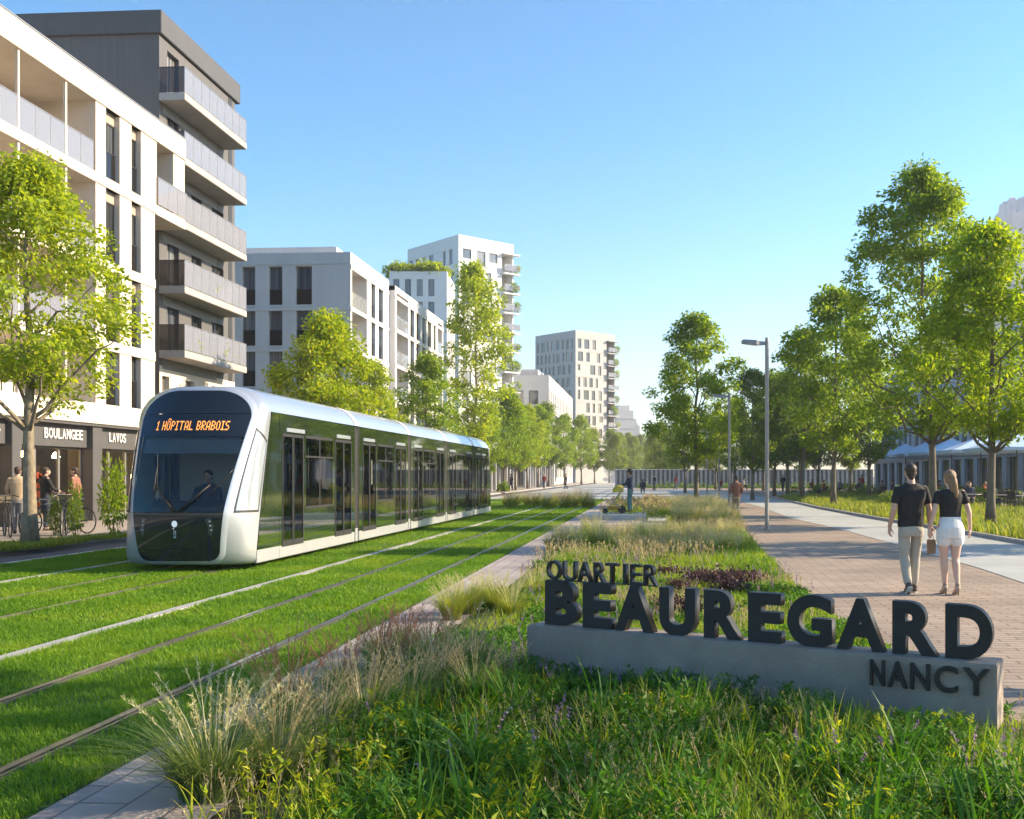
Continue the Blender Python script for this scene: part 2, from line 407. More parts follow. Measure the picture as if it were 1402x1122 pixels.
# ------------------------------------------------------------------ materials used in many places
mat('bark', (.15, .125, .095), .9, var=.35, scale=9, bump=.6, bscale=30, stretch=(1, 1, .35))
mat('bark_pale', (.23, .19, .13), .9, var=.4, scale=14, bump=.6, bscale=30, stretch=(1, 1, .5))
leafmat('leaf_green', [(0.112, 0.200, 0.018), (0.165, 0.263, 0.022), (0.251, 0.336, 0.030)], .55)
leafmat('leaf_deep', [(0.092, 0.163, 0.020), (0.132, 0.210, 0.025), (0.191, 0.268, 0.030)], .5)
leafmat('leaf_lime', [(0.185, 0.273, 0.020), (0.264, 0.357, 0.026), (0.370, 0.420, 0.034)], .5)
leafmat('leaf_yellow', [(0.185, 0.294, 0.014), (0.290, 0.378, 0.016), (0.449, 0.452, 0.020)], .52, (1.5, 1.45, .5))
leafmat('leaf_golden', [(.17, .29, .013), (.27, .38, .015), (.41, .45, .018)], .54, (1.5, 1.45, .45))
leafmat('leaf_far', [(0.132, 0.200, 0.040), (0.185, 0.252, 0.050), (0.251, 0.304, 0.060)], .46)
mat('concrete', (.36, .345, .33), .8, var=.14, scale=3, bump=.25, bscale=60)
mat('concrete_pale', (.5, .48, .44), .8, var=.12, scale=2.5, bump=.2, bscale=50)
mat('steel_dark', (.09, .085, .085), .45, .6, var=.2)
mat('black_plastic', (.012, .012, .013), .5, var=0)

def paver_mat(name, c1, c2, mortar, bw, bh, rot=0.0, rough=.75, msize=.012, bump=.5, grime=.5, gscale=.6):
    m, nt, p, out = principled(name)
    tc = nt.nodes.new('ShaderNodeTexCoord'); mp = nt.nodes.new('ShaderNodeMapping'); mp.inputs['Rotation'].default_value = (0, 0, rot)
    nt.links.new(tc.outputs['Object'], mp.inputs[0])
    br = nt.nodes.new('ShaderNodeTexBrick'); br.inputs['Scale'].default_value = 1; br.inputs['Brick Width'].default_value = bw; br.inputs['Row Height'].default_value = bh
    br.inputs['Mortar Size'].default_value = msize; br.inputs['Mortar Smooth'].default_value = .3; br.inputs['Bias'].default_value = 0
    br.inputs['Color1'].default_value = (*c1, 1); br.inputs['Color2'].default_value = (*c2, 1); br.inputs['Mortar'].default_value = (*mortar, 1)
    nt.links.new(mp.outputs[0], br.inputs['Vector'])
    n = nt.nodes.new('ShaderNodeTexNoise'); n.inputs['Scale'].default_value = gscale; n.inputs['Detail'].default_value = 8; n.inputs['Roughness'].default_value = .7
    nt.links.new(mp.outputs[0], n.inputs['Vector'])
    r = nt.nodes.new('ShaderNodeValToRGB'); r.color_ramp.elements[0].position = .3; r.color_ramp.elements[1].position = .72; r.color_ramp.elements[0].color = (1 - grime * .6,) * 3 + (1,); r.color_ramp.elements[1].color = (1.0, 1.0, 1.0, 1)
    nt.links.new(n.outputs['Fac'], r.inputs[0])
    mul = nt.nodes.new('ShaderNodeMixRGB'); mul.blend_type = 'MULTIPLY'; mul.inputs[0].default_value = 1
    nt.links.new(br.outputs['Color'], mul.inputs[1]); nt.links.new(r.outputs[0], mul.inputs[2]); nt.links.new(mul.outputs[0], p.inputs['Base Color'])
    p.inputs['Roughness'].default_value = rough
    n2 = nt.nodes.new('ShaderNodeTexNoise'); n2.inputs['Scale'].default_value = 60; nt.links.new(mp.outputs[0], n2.inputs['Vector'])
    ad = nt.nodes.new('ShaderNodeMath'); ad.operation = 'MULTIPLY_ADD'; nt.links.new(br.outputs['Fac'], ad.inputs[0]); ad.inputs[1].default_value = -1.2; nt.links.new(n2.outputs['Fac'], ad.inputs[2])
    b = nt.nodes.new('ShaderNodeBump'); b.inputs['Strength'].default_value = bump; b.inputs['Distance'].default_value = .008
    nt.links.new(ad.outputs[0], b.inputs['Height']); nt.links.new(b.outputs[0], p.inputs['Normal'])
    MATS[name] = m; return m
paver_mat('brick_paving', (.37, .275, .205), (.46, .355, .27), (.19, .145, .11), .42, .14, RAD(2), grime=.75, gscale=.35)
paver_mat('sidewalk_paving', (.34, .29, .25), (.39, .335, .29), (.2, .17, .15), .8, .4, 0, grime=.3)
paver_mat('band_paving', (.37, .315, .29), (.45, .385, .355), (.17, .14, .13), .55, .26, RAD(90), msize=.008)
mat('path_concrete', (.38, .385, .37), .75, var=.16, scale=.5, bump=.15, bscale=50)
mat('asphalt', (.085, .082, .088), .85, var=.22, scale=1.2, bump=.4, bscale=120)
mat('soil', (.045, .042, .02), .95, var=.4, scale=5, bump=.6, bscale=20)
mat('lawn_soil', (.035, .075, .012), .95, var=.45, scale=2.0, bump=.6, bscale=25)
mat('far_ground', (.16, .17, .12), .9, var=.3, scale=.02)
mat('road_paint', (.72, .72, .7), .6, var=.15, scale=6)
mat('rail_steel', (.26, .235, .215), .3, .75, var=.25, scale=3)

# ------------------------------------------------------------------ ground sheets
o = MB(); n = 64
o.add([(2400 * cos(2 * pi * k / n), 2400 * sin(2 * pi * k / n), -.04) for k in range(n)], [tuple(range(n))])
struct(o.build('ground', MATS['far_ground']))
YF = 420
def rect(name, x0, x1, y0, y1, z, m): return struct(poly_sheet(name, [(x0, y0), (x1, y0), (x1, y1), (x0, y1)], z, MATS[m]))
rect('road', -13.8, -12.0, -6, YF, 0.0, 'asphalt')
rect('road_marking', -12.22, -12.08, -6, 200, .004, 'road_paint')
rect('tram_lawn', -12.0, -2.97, -6, 130, .0, 'lawn_soil')
o = MB().box(-26, -13.98, -6, YF, -.03, .12); struct(o.build('sidewalk', MATS['sidewalk_paving']))
o = MB().box(-13.98, -13.8, -6, YF, -.03, .118); struct(o.build('kerb', MATS['concrete'], bevel=.015))
rect('paving_band', -2.97, -2.1, -6, 64, .012, 'band_paving')
rect('promenade', -2.1, 27, -6, 140, -.012, 'brick_paving')
rect('far_street', -12, 27, 140.0, YF, -.02, 'path_concrete')
rect('far_lane', -12.0, -2.1, 64, 140, .006, 'path_concrete')
for x0, x1 in ((-5.86, -5.71), (-9.99, -9.83)):
    struct(MB().box(x0, x1, -6, 130, -.05, .03).build('kerb_strip', MATS['concrete'], bevel=.008))
path_px = [(850, 671), (850, 684), (900, 687), (980, 685), (1017, 688), (1038, 693), (1081, 709), (1160, 727), (1250, 752), (1342, 778), (1402, 798), (1650, 880), (2100, 905), (1800, 812), (1402, 746), (1300, 728), (1200, 712), (1120, 697), (1060, 683), (1000, 674), (930, 670)]
struct(poly_sheet('path', [g(*p) for p in path_px], -.004, MATS['path_concrete']))
bed = [Vector((-2.1, -1, 0)), Vector((-2.1, 62, 0))] + [g(*p) for p in [(905, 688), (968, 690), (1000, 699), (1010, 712), (1022, 735), (1050, 768), (1085, 800), (1135, 840), (1200, 884), (1290, 938), (1398, 990), (1475, 1040), (1640, 1140)]] + [Vector((6, -1, 0))]
struct(poly_sheet('planting_bed', bed, .004, MATS['soil']))
rbed_px = [(1064, 681), (1124, 695), (1204, 710), (1304, 726), (1402, 743), (1760, 800), (1760, 735), (1402, 702), (1250, 686), (1150, 677)]
rbed = [g(*p) for p in rbed_px]
struct(poly_sheet('verge', rbed, .004, MATS['soil']))
edge = [g(*p) for p in [(1060, 682.2), (1122, 696.2), (1202, 711.2), (1302, 727.2), (1402, 744.8), (1780, 803)]]
mb = MB()
for a, b in zip(edge[:-1], edge[1:]):
    d = (b - a).normalized(); nrm = Vector((-d.y, d.x, 0)) * .07
    mb.add([a - nrm + Vector((0, 0, -.02)), b - nrm + Vector((0, 0, -.02)), b + nrm + Vector((0, 0, -.02)), a + nrm + Vector((0, 0, -.02)), a - nrm + Vector((0, 0, .09)), b - nrm + Vector((0, 0, .09)), b + nrm + Vector((0, 0, .09)), a + nrm + Vector((0, 0, .09))],
           [(3, 2, 1, 0), (4, 5, 6, 7), (0, 1, 5, 4), (1, 2, 6, 5), (2, 3, 7, 6), (3, 0, 4, 7)])
struct(mb.build('verge_kerb', MATS['concrete']))
# small paved area and the low concrete platforms in the bed
patch = [g(808, 711), g(806, 731), g(912, 729), g(915, 712)]
struct(poly_sheet('paved_patch', patch, .012, MATS['band_paving']))
p0, p1 = g(796, 712.5), g(885, 711.5)
tag(MB().box(p0.x, p1.x, p0.y, p0.y + 3.2, .005, .19).build('concrete_platform', MATS['concrete_pale'], bevel=.015), 'low pale concrete seat platform under the yellow pushchair', 'platform')
p0, p1 = g(886.5, 717), g(950, 716)
tag(MB().box(p0.x, p1.x, p0.y, p0.y + 2.6, .005, .1).build('concrete_platform', MATS['concrete_pale'], bevel=.01), 'lower concrete slab beside the seat platform, edged by tall pale grass', 'platform')
# rails
for X, lab in ((-3.57, 'steel rail nearest the paved band, sunk in the tram lawn'), (-4.69, 'steel rail in the lawn beside the pale kerb strip, right of it'), (-7.44, 'right-hand rail under the silver tram'), (-8.56, 'left-hand rail under the silver tram')):
    r = thing('tram_rail', lab, 'rail', (X, 0, 0), 0, 'grooved tram rails in the lawn')
    MB().box(-.035, .02, -6, 130, -.05, .03).add([], []).box(.045, .06, -6, 130, -.05, .026).build('rail_head', MATS['rail_steel'], r)
    MB().box(-.07, -.036, -6, 130, -.05, .012).box(.061, .08, -6, 130, -.05, .012).box(.021, .044, -6, 130, -.05, -.01).build('rail_bedding', MATS['steel_dark'], r)
# ------------------------------------------------------------------ buildings
mat('cream_render', (.60, .535, .46), .85, var=.09, scale=.9, bump=.2, bscale=40, stretch=(1, 1, .3))
mat('cream_shade', (.50, .455, .40), .85, var=.06, scale=.8)
mat('white_render', (.60, .58, .565), .85, var=.09, scale=.6, bump=.2, bscale=30, stretch=(1, 1, .3))
mat('white_tower', (.74, .73, .71), .8, var=.04, scale=.3)
mat('taupe_cladding', (.105, .099, .097), .6, .0, var=.14, scale=1.5, bump=.35, bscale=3, stretch=(6, 6, .12))
mat('dark_fascia', (.082, .079, .079), .55, var=.1, scale=2)
mat('beige_tower', (.43, .415, .40), .8, var=.08, scale=.4)
mat('grey_block', (.44, .43, .43), .8, var=.08, scale=.4)
mat('blue_panel', (.40, .42, .46), .7, var=.08, scale=.4)
mat('frame_dark', (.05, .048, .047), .45, .3, var=0)
mat('frame_grey', (.22, .215, .21), .45, .3, var=0)
mat('metal_rail', (.30, .29, .29), .4, .6, var=0)
mat('beige_infill', (.36, .29, .23), .7, var=.1)
panemat('pane', [(.06, .065, .07), (.09, .095, .10), (.20, .185, .165), (.045, .05, .055), (.28, .26, .23), (.08, .09, .10)])
panemat('pane_pale', [(.16, .18, .21), (.22, .23, .25), (.12, .14, .17), (.3, .3, .3)])
clearglass('glass_sky_milk', (.96, .96, .98), 1.6, .0, .28, (.76, .79, .92))  # lavender milk colour stands in for sky reflected by clear panes
clearglass('glass_smoke', (.38, .36, .36), 1.5, .0, .10, (.15, .14, .14))
clearglass('glass_shop', (.78, .8, .78), 1.5)

class Face:
    def __init__(s, o, ang):
        s.o = Vector(o); s.a = ang; s.U = Vector((cos(ang), sin(ang), 0)); s.N = Vector((sin(ang), -cos(ang), 0))
    def P(s, u, out, z): return s.o + s.U * u + s.N * out + Vector((0, 0, z))
    def box(s, mb, u0, u1, o0, o1, z0, z1):
        c = [s.P(u, o, z) for z in (z0, z1) for u, o in ((u0, o1), (u1, o1), (u1, o0), (u0, o0))]
        return mb.add(c, [(3, 2, 1, 0), (4, 5, 6, 7), (0, 1, 5, 4), (1, 2, 6, 5), (2, 3, 7, 6), (3, 0, 4, 7)])
def wall(mb, f, u0, u1, z0, z1, ops, t=.3):
    """Facade with real openings; an opening is (ua, ub, za, zb[, depth]) and one with a depth is a closed recess."""
    us = sorted({u0, u1, *[o[0] for o in ops], *[o[1] for o in ops]}); zs = sorted({z0, z1, *[o[2] for o in ops], *[o[3] for o in ops]})
    us = [u for u in us if u0 - 1e-6 <= u <= u1 + 1e-6]; zs = [z for z in zs if z0 - 1e-6 <= z <= z1 + 1e-6]
    for i in range(len(us) - 1):
        for j in range(len(zs) - 1):
            cu, cz = (us[i] + us[i + 1]) / 2, (zs[j] + zs[j + 1]) / 2
            if any(o[0] < cu < o[1] and o[2] < cz < o[3] for o in ops): continue
            mb.add([f.P(us[i], 0, zs[j]), f.P(us[i + 1], 0, zs[j]), f.P(us[i + 1], 0, zs[j + 1]), f.P(us[i], 0, zs[j + 1])], [(0, 1, 2, 3)])
    for o in ops:
        a, b, c, d = o[:4]; dp = o[4] if len(o) > 4 else t
        q = [(a, c), (b, c), (b, d), (a, d)]
        vs = [f.P(u, 0, z) for u, z in q] + [f.P(u, -dp, z) for u, z in q]
        fs = [(i, i + 4, (i + 1) % 4 + 4, (i + 1) % 4) for i in range(4)]
        if len(o) > 4: fs.append((4, 5, 6, 7))
        mb.add(vs, fs)
WC = {}
def window(root, f, o, t=.3, fm='frame_dark', pm='pane', mull=0, rail=0.0, infill=0.0, fw=.05, inset=.09, railmat='glass_smoke'):
    w, h = round(o[1] - o[0], 2), round(o[3] - o[2], 2); key = (w, h, fm, pm, mull, rail, infill)
    if key not in WC:
        fr = MB(); top = h - infill
        fr.box(0, w, 0, .06, 0, fw).box(0, w, 0, .06, top - fw, top).box(0, fw, .001, .061, fw, top - fw).box(w - fw, w, .001, .061, fw, top - fw)
        for k in range(mull): x = w * (k + 1) / (mull + 1); fr.box(x - fw * .4, x + fw * .4, .002, .058, fw, top - fw)
        pn = MB(); pn.add([(fw * .5, .03, fw * .5), (w - fw * .5, .03, fw * .5), (w - fw * .5, .03, top - fw * .5), (fw * .5, .03, top - fw * .5)], [(0, 1, 2, 3)])
        rl = None; rt = None; nf = None
        if rail: rl = MB().box(.02, w - .02, -.05, -.038, .06, rail).mesh('railing', MATS[railmat]); rt = MB().box(0, w, -.064, -.024, rail + .001, rail + .03).mesh('handrail', MATS['frame_dark'])
        if infill: nf = MB().box(0, w, -.02, .06, top + .001, h).mesh('infill_panel', MATS['beige_infill'])
        WC[key] = (fr.mesh('window', MATS[fm]), pn.mesh('pane', MATS[pm]), rl, rt, nf)
    M = WC[key]
    wo = put(M[0], 'window', root, f.P(o[0], -t + inset, o[2]), f.a); put(M[1], 'pane', wo)
    if M[2]: put(M[2], 'railing', wo); put(M[3], 'handrail', wo)
    if M[4]: put(M[4], 'infill_panel', wo)
    return wo
def balustrade(root, f, u0, u1, out, z, h=1.0, gm='glass_sky_milk', step=.95, name='balustrade'):
    n = max(1, round((u1 - u0) / step)); mb = MB(); s = (u1 - u0) / n
    for k in range(n): f.box(mb, u0 + k * s + .015, u0 + (k + 1) * s - .015, out - .008, out + .008, z + .03, z + h)
    b = mb.build(name, MATS[gm], root)
    mb = MB(); f.box(mb, u0, u1, out - .02, out + .02, z + h + .002, z + h + .03)
    for k in range(n + 1): f.box(mb, max(u0, u0 + k * s - .012), min(u1, u0 + k * s + .012), out - .016, out + .016, z, z + h)
    mb.build('handrail', MATS['metal_rail'], b); return b
def XY(Y, px):
    t = (px - CX) / FPX; return Y * (t * cos(CA) - sin(CA)) / (cos(CA) + t * sin(CA))

# ---- cream apartment block with shops (nearest, left)
X1 = -19.0; YE = YX(X1, 212); y1 = lambda px: YX(X1, px) - YE
b1 = thing('apartment_building', 'cream apartment block with loggias over dark shopfronts, nearest on the left', 'building', (X1, YE, 0))
F1 = Face((0, 0, 0), RAD(90)); YS = -20.0; PW = y1(131)
slabs = [(3.45, 4.15), (6.05, 6.4), (8.85, 9.2), (11.75, 12.1), (14.55, 15.4)]
lv = [(4.15, 6.05), (6.4, 8.85), (9.2, 11.75), (12.1, 14.55)]
mb = MB(); mb.box(-14, -2.4, YS, -.01, 3.45, 15.2)
ops = []
for z0, z1 in lv:
    for a, b in ((145, 164), (180, 193)): ops.append((y1(a), y1(b), z0, z1))
mb2 = MB(); wall(mb, F1, PW, 0, 4.15, 14.55, ops, .3)
mb.box(-2.4, -.001, PW, PW + .25, 4.15, 14.55); mb.box(-2.4, -.31, -.3, -.002, 4.15, 11.75)
mb.build('wall', MATS['cream_render'], b1)
mb = MB()
for z0, z1 in slabs[:-1]: mb.box(-2.41, .04, YS, .003, z0, z1)
mb.box(-2.41, .05, YS, y1(253), 14.55, 15.4); mb.box(-13.9, -2.41, YS, y1(253) - .2, 15.0, 15.36)
mb.build('floor_slab', MATS['cream_render'], b1, bevel=.012)
MB().box(-.35, .075, YS, y1(253) + .02, 15.4, 15.44).build('roof_coping', MATS['metal_rail'], b1)
for o in ops: window(b1, F1, o, .3, mull=1 if o[1] - o[0] > .9 else 0, rail=1.0, infill=.38 if o[3] - o[2] > 2 else 0)
posts = [y1(92), y1(27)]
while posts[-1] > YS + 3: posts.append(posts[-1] - 2.6)
for (z0, z1) in lv:
    for i, p in enumerate(posts[:6]): MB().box(-.12, -.03, p - .045, p + .045, z0, z1).build('post', MATS['cream_render'], b1)
    lim = [PW] + posts[:6]
    for i in range(len(lim) - 1):
        if z1 - z0 > 2.2: balustrade(b1, F1, lim[i + 1] + .05, lim[i] - .05, -.05, z0, 1.02, step=.86)
    FB = Face((-2.4, 0, 0), RAD(90))
    for i in range(len(lim) - 1):
        c = (lim[i] + lim[i + 1]) / 2 - .3
        window(b1, FB, (c - .35, c + .35, z0 + .02, z0 + min(2.05, z1 - z0 - .1)), -.02, inset=.0)
# cantilevered corner loggia on the top floor
yc = y1(253); mb = MB()
mb.box(-2.39, .045, .005, yc, 11.72, 12.1); mb.box(-2.38, -2.2, .005, yc - .05, 12.1, 14.55); mb.box(-1.2, .0, yc - 1.0, yc - .002, 12.1, 14.549)
mb.box(-.3, -.002, .004, .16, 12.1, 14.548)
cl = mb.build('corner_loggia', MATS['cream_render'], b1, bevel=.01)
balustrade(cl, F1, .1, yc, .08, 12.1, 1.05, step=.7)
window(cl, Face((-2.2, 0, 0), RAD(90)), (.4, 1.2, 12.12, 14.1), -.02, inset=0)
# shops
mb = MB()
SX = -.55
mb.box(-9, -8.9, YS, -.02, .1, 3.4); mb.box(-8.9, SX - .15, YS, -.02, .1, .16)
mb.build('shop_interior', mat('shop_wall', (.5, .37, .25), .8, var=.3, scale=1.2), b1)
MB().box(-8.9, -.02, YS, -.05, 3.36, 3.44).build('shop_ceiling', MATS['dark_fascia'], b1)
bays = [(y1(-130), y1(-62)), (y1(-52), y1(21)), (y1(34), y1(131)), (y1(144), y1(211))]
words = ['', 'EIL-', 'BOULANGEE', 'LAVOS']
rnd = random.Random(5)
for a, b in ((y1(-62), y1(-52)), (y1(21), y1(34)), (y1(131), y1(144)), (y1(211), 0), (y1(-142), y1(-130))): MB().box(-1.0, -.1, a, b, .1, 3.449).build('pillar', MATS['dark_fascia'], b1, bevel=.01)
for (a, b), wd in zip(bays, words):
    fa = MB().box(SX - .1, SX + .25, a + .002, b - .002, 2.62, 3.447).build('shop_fascia', MATS['dark_fascia'], b1)
    if wd:
        hh = .33; wch = .25 if wd == 'BOULANGEE' else .24; x = b - .3 - wch * len(wd) if wd != 'LAVOS' else a + .75
        if wd == 'EIL-': x = b - .95 - wch * len(wd) * .3
        for i, ch in enumerate(wd):
            me = glyph(ch, .4, .04, .004, mat('sign_white', (.75, .73, .7), .5, var=0)); fit_glyph(me, 0, wch * (.82 if ch not in 'I' else .25), 0 if ch != '-' else hh * .4, hh if ch != '-' else hh * .55)
            put(me, 'sign_letter', fa, (SX + .275, x + i * wch, 2.87), RAD(90))
    n = max(2, round((b - a) / 1.15)); s = (b - a) / n
    for k in range(n):
        fm = MB(); u0, u1 = a + k * s, a + (k + 1) * s
        fm.box(SX - .04, SX + .04, u0, u0 + .05, .12, 2.618); fm.box(SX - .041, SX + .039, u1 - .05, u1, .12, 2.618); fm.box(SX - .039, SX + .041, u0 + .05, u1 - .05, .12, .32); fm.box(SX - .039, SX + .041, u0 + .05, u1 - .05, 2.55, 2.617)
        fo = fm.build('shop_window', MATS['frame_grey'], b1)
        MB().add([(SX, u0 + .04, .3), (SX, u1 - .04, .3), (SX, u1 - .04, 2.56), (SX, u0 + .04, 2.56)], [(0, 1, 2, 3)]).build('pane', MATS['glass_shop'], fo)
    # shelves, counter and lamps inside
    for k in range(int((b - a) / 1.3)):
        y = a + .7 + k * 1.3; sh = MB(); sh.box(-4.3, -3.9, y - .5, y + .5, .17, 1.9 + .3 * rnd.random())
        cb = sh.build('shop_shelf', mat('shelf_%s' % rnd.choice(['wood', 'dark', 'green']), rnd.choice([(.3, .18, .09), (.06, .05, .05), (.05, .09, .05)]), .7, var=.4, scale=6), b1)
        gd_ = MB()
        for q in range(14):
            zz = .5 + .35 * (q % 4); yy = y - .45 + .9 * rnd.random(); gd_.box(-3.9, -3.75, yy, yy + .1 + .1 * rnd.random(), zz, zz + .1 + .15 * rnd.random())
        gd_.build('goods', mat('goods_%d' % rnd.randint(0, 3), rnd.choice([(.55, .3, .12), (.6, .5, .35), (.4, .1, .06), (.25, .35, .12)]), .6, var=.4, scale=9), cb)
        lp = MB().lathe([(.02, .0), (.13, .03), (.1, .14), (.03, .2)], (-2.2 - .8 * (k % 2), y, 2.3), 10)
        lp.build('shop_lamp', mat('lamp_glow', (.9, .7, .4), .5, var=0, emit=(1, .62, .25), estr=55), b1)

# ---- dark grey apartment block with glass balconies
X2 = -20.1; Y2 = YX(X2, 218); L2 = YX(X2, 321.5) - Y2; H2 = 20.75
b2 = thing('apartment_building', 'tall dark grey apartment block with five long glass balconies', 'building', (X2, Y2, 0))
F2 = Face((0, 0, 0), RAD(90)); u2 = lambda px, X=X2: YX(X, px) - Y2
zb = [6.5 + 2.64 * k for k in range(5)]
ops = []; lows = []
for k in range(6):
    zf = zb[k] + .3 if k < 5 else None
    if k < 5:
        for i, (a, b) in enumerate(((229, 245), (262, 276), (290, 306))): ops.append((u2(a), u2(b), zf + .02, zf + (2.05 if i == 0 else 1.95)))
for zf in (3.6,):
    for a, b in ((222, 232), (255, 266), (290, 305)): lows.append((u2(a), u2(b), zf, zf + 2.2))
mb = MB(); wall(mb, F2, 0, L2, 6.2, H2 - 1.0, ops, .25)
mb.box(-16, -.26, 0.001, L2, 6.2, H2 - .9); mb.add([(-22, 0, 0), (0, 0, 0), (0, 0, H2 - .9), (-22, 0, H2 - .9)], [(0, 1, 2, 3)])
mb.add([(0, L2, 0), (-22, L2, 0), (-22, L2, H2 - .9), (0, L2, H2 - .9)], [(0, 1, 2, 3)])
mb.build('wall', MATS['taupe_cladding'], b2)
mb = MB(); wall(mb, F2, .02, L2, 0, 6.2, lows, .25); mb.box(-16, -.3, .02, L2 - .02, 0, 6.19); mb.build('lower_wall', MATS['cream_render'], b2)
mb = MB(); mb.box(-22.1, .14, -.12, L2 + .35, H2 - .95, H2); mb.build('roof_fascia', MATS['dark_fascia'], b2, bevel=.02)
mb = MB(); mb.box(-.24, .02, L2 - .75, L2 - .35, 6.2, H2 - .96); mb.build('recess_panel', MATS['frame_dark'], b2)
mb = MB(); mb.box(-9.2, -7.2, -.03, .01, H2 - 6.2, H2 - 2.4); mb.build('wall_panel', MATS['taupe_cladding'], b2)
for o in ops: window(b2, F2, o, .25, fm='frame_dark', pm='pane_pale' if o[0] < .9 else 'pane', mull=1)
for o in lows: window(b2, F2, o, .25, fm='frame_grey')
ub0 = YX(-19.0, 253) - Y2; ub1 = YX(-19.0, 338) - Y2
for k, z in enumerate(zb):
    mb = MB().box(.002, 1.1, ub0, ub1, z, z + .3); bo = mb.build('balcony', mat('balcony_slab', (.36, .34, .325), .8, var=.1, scale=1), b2, bevel=.015)
    balustrade(bo, F2, ub0 + .02, ub1 - .02, 1.07, z + .3, 1.05, step=.8)
    e = MB().box(.02, 1.05, ub0 + .015, ub0 + .03, z + .32, z + 1.34).build('end_panel', MATS['glass_smoke'], bo)
    MB().box(.0, 1.06, ub0 + .005, ub0 + .045, z + 1.342, z + 1.37).build('handrail', MATS['frame_dark'], bo)
    MB().box(.02, 1.05, ub1 - .03, ub1 - .015, z + .32, z + 1.34).build('end_panel', MATS['glass_sky_milk'], bo)
    MB().box(.003, .02, ub0 + .3, ub1 - .9, z - .42, z - .02).build('soffit_band', mat('band_grey', (.17, .17, .175), .6, var=.08), bo)

# ---- white apartment block beyond it
X3 = -19.0; Y3 = YX(X3, 480); L3 = YX(X3, 600) - Y3; H3 = 15.9
b3 = thing('apartment_building', 'pale white four storey block behind the lime green tree', 'building', (X3, Y3, 0))
F3 = Face((0, 0, 0), RAD(90)); G3 = Face((-18, 0, 0), 0); u3 = lambda px: YX(X3, px) - Y3; q3 = lambda px: XY(Y3, px) - X3 + 18
fl = [4.6, 7.2, 9.8, 12.4]
ops = []; gops = []; logs = []
for z in fl:
    for a, b in ((331, 349.5), (367.5, 386.5), (404.5, 427)): gops.append((q3(a), q3(b), z + .18, z + 2.65))
    for a in (295, 318): gops.append((q3(a) - .9, q3(a), z + .18, z + 2.65))
    for a, b in ((508.5, 514), (518.5, 524.5)): ops.append((u3(a), u3(b), z + .1, z + 2.5))
    logs.append((u3(482), u3(502.5), z + .06, z + 2.7, 1.9))
mb = MB(); us = u3(532.5); wall(mb, F3, 0, us, 4.2, H3, ops + logs, .3); wall(mb, G3, 0, 18, 0, H3, gops, .35)
F3b = Face((.45, 0, 0), RAD(90)); ops2 = []; logs2 = []
for z in fl:
    for a, b in ((554, 559.5), (562.5, 568), (571, 575.5), (578.5, 583.5), (586.5, 589.5)): ops2.append((u3(a), u3(b), z + .1, z + 2.5))
    logs2.append((u3(535), u3(551), z + .06, z + 2.7, 1.9)); logs2.append((u3(592.5), u3(598.5), z + .06, z + 2.7, 1.2))
wall(mb, F3b, us, L3, 4.2, H3 - .35, ops2 + logs2, .3); mb.add([(0, us, 4.2), (.45, us, 4.2), (.45, us, H3 - .35), (0, us, H3 - .35)], [(0, 1, 2, 3)])
mb.box(-18, -2.2, .4, L3, 0, H3 - .5); mb.add([(.45, L3, 0), (-18, L3, 0), (-18, L3, H3 - .35), (.45, L3, H3 - .35)], [(0, 1, 2, 3)])
mb.box(-18, -.01, .01, us, H3 - .3, H3 - .02); mb.add([(-18, us + .002, H3 - .8), (0, us + .002, H3 - .8), (0, us + .002, H3), (-18, us + .002, H3)], [(0, 1, 2, 3)]); mb.box(-18, .44, us, L3, H3 - .7, H3 - .36)
mb.build('wall', MATS['white_render'], b3)
mb = MB()
for z in fl + [H3 - .85]:
    mb.box(.001, .05, .0, us - .001, z - .22, z + .05); mb.box(.451, .5, us, L3, z - .22 if z < 14 else z - .45, z + .05 if z < 14 else z - .2); mb.box(-18, -.001, -.04, -.001, z - .2 if z < 14 else z + .1, z + .02 if z < 14 else z + .13)
mb.build('string_course', MATS['white_render'], b3)
mb = MB().box(-18, -1.6, 2.2, 2.4, H3 - .2, H3 + .85).box(-1.8, -1.6, 2.4, L3 - 8, H3 - .2, H3 + .84).box(-18, -17.8, 2.4, L3 - 8, H3 - .2, H3 + .84); mb.build('roof_parapet', MATS['white_render'], b3)
mb = MB().box(-17.9, -.6, .3, L3 - .2, 0, 4.19); mb.build('ground_floor', MATS['frame_dark'], b3)
for o in gops: window(b3, G3, o, .35, fm='frame_grey', pm='pane_pale', rail=1.0, fw=.07)
for o in ops: window(b3, F3, o, .3, pm='pane_pale', rail=.95)
for o in ops2: window(b3, F3b, o, .3, pm='pane_pale', rail=.95)
for o in logs: balustrade(b3, F3, o[0] + .02, o[1] - .02, -.03, o[2], .98, step=1.2); window(b3, Face((-1.9, 0, 0), RAD(90)), (o[0] + .3, o[0] + 1.6, o[2], o[3] - .4), -.03, inset=0)
for o in logs2: balustrade(b3, F3b, o[0] + .02, o[1] - .02, -.03, o[2], .98, step=1.2)
for k in range(9):
    MB().box(-.6, -.1, 1 + k * 3, 1.4 + k * 3, 0, 4.2).build('pillar', MATS['white_render'], b3)

